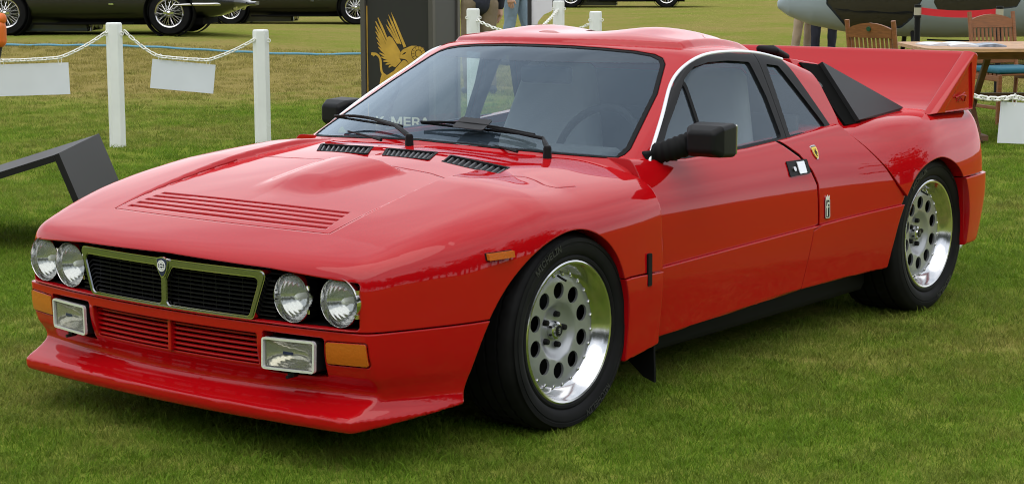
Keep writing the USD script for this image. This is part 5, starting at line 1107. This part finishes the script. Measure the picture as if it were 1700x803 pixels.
for nm, pl in (('cockpit_window', chin), ('cabin_window', side)):
    for a, b in ((-1, 0), (0, 1)): obj(nm, (hi_ - to_man(hv_-hn*.10, hf_)) ^ prism_y(pl, a, b), M['heliglass'], he, smooth=30)
hfy = lambda x, z: None
line = [(x, -float(np.interp(x, [1.3, 2, 3.4], [.70, .755, .765]))-.0, pzv(53+3*(x-1.7))) for x in np.linspace(1.75, 4.0, 9)]
obj('panel_line', [tube(line, .010, 5)], M['dark'], he)
obj('cockpit_seat', [rbox(.3, .4, .55, .08, (1.25, s*.3, .95)) for s in (1, -1)]+[tube([(1.0, -.25, .7), (1.05, -.3, 1.05), (1.2, -.35, 1.2)], .03, 8)], M['fabric'], he)
for s in (1, -1): obj('skid', [tube([(.2, s*1.0, .12), (.45, s*1.0, .035), (3.9, s*1.0, .035)], .035, 8), tube([(1.6, s*.5, .42), (1.6, s*1.0, .04)], .03, 8), tube([(3.2, s*.5, .42), (3.2, s*1.0, .04)], .03, 8)], M['black'], he)
obj('tail_boom', tube([(5.0, 0, 1.35), (8.5, 0, 1.55)], [.22, .10], 14), M['heligrey'], he); obj('tail_fin', extr(Polygon([(8.2, 1.4), (8.7, 2.4), (9.0, 2.4), (8.8, 1.5)]), .05).apply_transform(np.array([[1, 0, 0, 0], [0, 0, 1, -.025], [0, 1, 0, 0], [0, 0, 0, 1]], float)), M['heligrey'], he)
obj('rotor_mast', cyl(.07, .6, (2.9, 0, 2.2)), M['black'], he); obj('rotor_blade', box(8.6, .26, .03, (2.9, 0, 2.5), rz=.1), M['black'], he)
M['ribbon'] = pbsdf('red_ribbon', (.55, .012, .022), .5)
b0, b1 = spot(1520, 19.0), spot(1655, 18.6)
for p, lb in ((b0, 'black barrier stanchion in front of the helicopter door, at the ribbon left end'), (b1, 'black barrier stanchion behind the slatted chair, at the ribbon right end')):
    t = thing('stanchion', lb, 'stanchion', p, FACE)
    obj('post', cyl(.030, .92, (0, 0, .46)), M['black'], t); obj('head', cyl(.036, .13, (0, 0, .865)), M['black'], t); obj('head_band', cyl(.0372, .075, (0, 0, .865)), pbsdf('band_cream_'+str(len(_used)), (.35, .32, .24), .5), t); obj('foot', lathe([(0, .05), (.10, .04), (.17, .015), (.17, 0), (0, 0)], 32), M['black'], t)
rx = (b1-b0); rx[2] = 0; Lr = np.linalg.norm(rx); rx /= Lr; rn = np.array([-rx[1], rx[0], 0]); V = []
for t in np.linspace(.02, .98, 14):
    c = b0*(1-t)+b1*t; z = .875+float(gz(*c[:2]))*0+c[2]*0+float(gz(*c[:2]))-.03*4*t*(1-t)
    for dz, dn in ((-.035, 0), (.035, 0), (.035, .003), (-.035, .003)): V.append((c[0]+rn[0]*dn, c[1]+rn[1]*dn, z+dz))
F = []
for i in range(13):
    for q in range(4): a, b, c, d = i*4+q, i*4+(q+1) % 4, i*4+4+(q+1) % 4, i*4+4+q; F += [[a, b, c], [a, c, d]]
tag(obj('barrier_ribbon', trimesh.Trimesh(np.array(V), np.array(F), process=False), M['ribbon']), 'bright red ribbon stretched in front of the grey helicopter', 'ribbon')
# ------------------------------------------------------------------ teak table and chairs
def teak(name, c): return mat(name, {'tc': ('texture_coordinate', {}), 'mp': ('mapping', {'scale': (3, 3, 26)}), 'n': ('noise_texture', {'scale': 4.0, 'detail': 5.0, 'distortion': .8}), 'r': ('rgb_ramp', {'ramp': [(.3, tuple(np.array(c)*.72)), (.7, tuple(np.array(c)*1.2))]}), 'p': ('principled_bsdf', {'roughness': .5})},
    [('tc.object', 'mp.vector'), ('mp.vector', 'n.vector'), ('n.fac', 'r.fac'), ('r.color', 'p.base_color')], 'p.BSDF')
M['teak'] = teak('teak', (.22, .080, .026)); M['teaktop'] = teak('teak_top', (.43, .24, .115)); M['teakdark'] = teak('teak_dark', (.12, .055, .025))
M['cushion'] = pbsdf('blue_cushion', (.012, .11, .16), .8, bump=(30, .004)); M['orangecush'] = pbsdf('orange_cushion', (.55, .16, .04), .8, bump=(30, .004)); M['paper'] = pbsdf('paper', (.62, .63, .66), .4); M['paperprint'] = pbsdf('printed_paper', (.20, .24, .30), .4, var=(14, .7)); M['dotgreen'] = pbsdf('green_button', (.01, .06, .03), .4)
def chair(label, p, hd, cushion=None, dot=False):
    """faces local +x; the back at -x"""
    t = thing('garden_chair', label, 'chair', p, hd)
    for s in (1, -1):
        obj('back_post', tube([(-.24, s*.215, .0), (-.20, s*.215, .42), (-.30, s*.215, .95)], .019, 8), M['teak'], t)
        obj('front_leg', rbox(.036, .036, .43, .006, (.22, s*.215, .215), n=4), M['teak'], t)
        obj('side_rail', rbox(.44, .026, .05, .006, (.0, s*.212, .40), n=4), M['teak'], t)
        obj('lower_stretcher', rbox(.42, .022, .03, .005, (.0, s*.212, .15), n=4), M['teak'], t)
    yy = np.linspace(-.20, .20, 9); arc = [(y, .885+.045*(1-(y/.2)**2)) for y in yy]
    rail = extr(Polygon(arc+[(.20, .815), (-.20, .815)]), .026); v = rail.vertices; rail.vertices = np.stack([-.285-(v[:, 1]-.85)*.19+v[:, 2]-.013, v[:, 0], v[:, 1]], 1); obj('top_rail', rail, M['teak'], t)
    obj('bottom_rail', rbox(.024, .40, .045, .006, (-.222, 0, .53), n=4), M['teak'], t)
    for k in range(10): y = -.177+.0393*k; obj('back_slat', T(box(.012, .020, .30), (-.250, y, .685), ry=-.19), M['teak'], t)
    for k in range(7): obj('seat_slat', rbox(.052, .43, .016, .004, (-.20+.068*k, 0, .432), n=4), M['teak'], t)
    if dot: obj('button', T(cyl(.018, .012), (-.314, 0, .885), ry=PI/2-.19), M['dotgreen'], t)
    return t
cz = lambda px, d: spot(px, d)
ch = chair('slatted teak chair seen from behind, green button on its top rail', cz(1480, 14.55), ACROSS+.75, dot=True)
chair('slatted teak chair behind the table, a blue cushion on its seat', cz(1672, 16.2), FACE+.30)
ck = thing('seat_cushion', 'blue cushion on the teak chair behind the table', 'cushion', cz(1672, 16.2)+[0, 0, .44], FACE+.30); obj('pad', rbox(.44, .46, .05, .02, (.02, 0, .027)), M['cushion'], ck)
chair('slatted teak chair at the right edge in front of the table, its cushion orange', cz(1760, 15.0), ACROSS+PI-.3)
ck = thing('seat_cushion', 'orange cushion on the teak chair at the right edge', 'cushion', cz(1760, 15.0)+[0, 0, .44], ACROSS+PI-.3); obj('pad', rbox(.42, .44, .05, .02, (.02, 0, .027)), M['orangecush'], ck)
tc = CAM_POS[:2]+FH*14.75+RH*4.05; tb = thing('garden_table', 'teak garden table with crossed legs behind the tail of the red car', 'table', (tc[0], tc[1], 0), ACROSS)
tpoly = rounded(sbox(-.92, -.62, .92, .62), .12)
for k in range(9):
    y0 = -.62+.1378*k; sl = tpoly.intersection(sbox(-1, y0+.003, 1, y0+.1348)); obj('table_slat', T(extr(sl, .026), (0, 0, .716)), M['teaktop'], tb)
obj('apron', [box(1.5, .03, .06, (0, s*.45, .683)) for s in (1, -1)]+[box(.03, .9, .06, (s*.72, 0, .683)) for s in (1, -1)], M['teak'], tb)
for sx in (-.42, .42):
    for s in (1, -1): obj('crossed_leg', T(rbox(.045, .05, 1.02, .008, n=4), (sx+.024*s, 0, .345), rx=s*.82), M['teakdark'], tb)
    obj('foot_rail', box(.05, .86, .04, (sx, 0, .05)), M['teakdark'], tb)
obj('stretcher', box(.90, .05, .045, (0, 0, .345)), M['teakdark'], tb)
for (px, d, rz, mm_, lb) in ((1572, 14.75, .2, 'paper', 'open pale leaflet lying on the teak table, left of the printed one'), (1618, 14.55, -.1, 'paperprint', 'printed magazine lying open on the teak table')):
    o = cz(px, d); t = thing('magazine', lb, 'magazine', (o[0], o[1], .7425), ACROSS+rz)
    for s in (1, -1):
        xs = np.linspace(0, .21, 8); P = Polygon([(x, .010+.012*math.sin(x/.21*PI)) for x in xs]+[(x, .012*0+.0) for x in xs[::-1]]); m = extr(P, .29); v = m.vertices; m.vertices = np.stack([s*v[:, 0], v[:, 2]-.145, v[:, 1]], 1); m.fix_normals(); obj('page', m, M[mm_ if s > 0 else 'paper'], t)
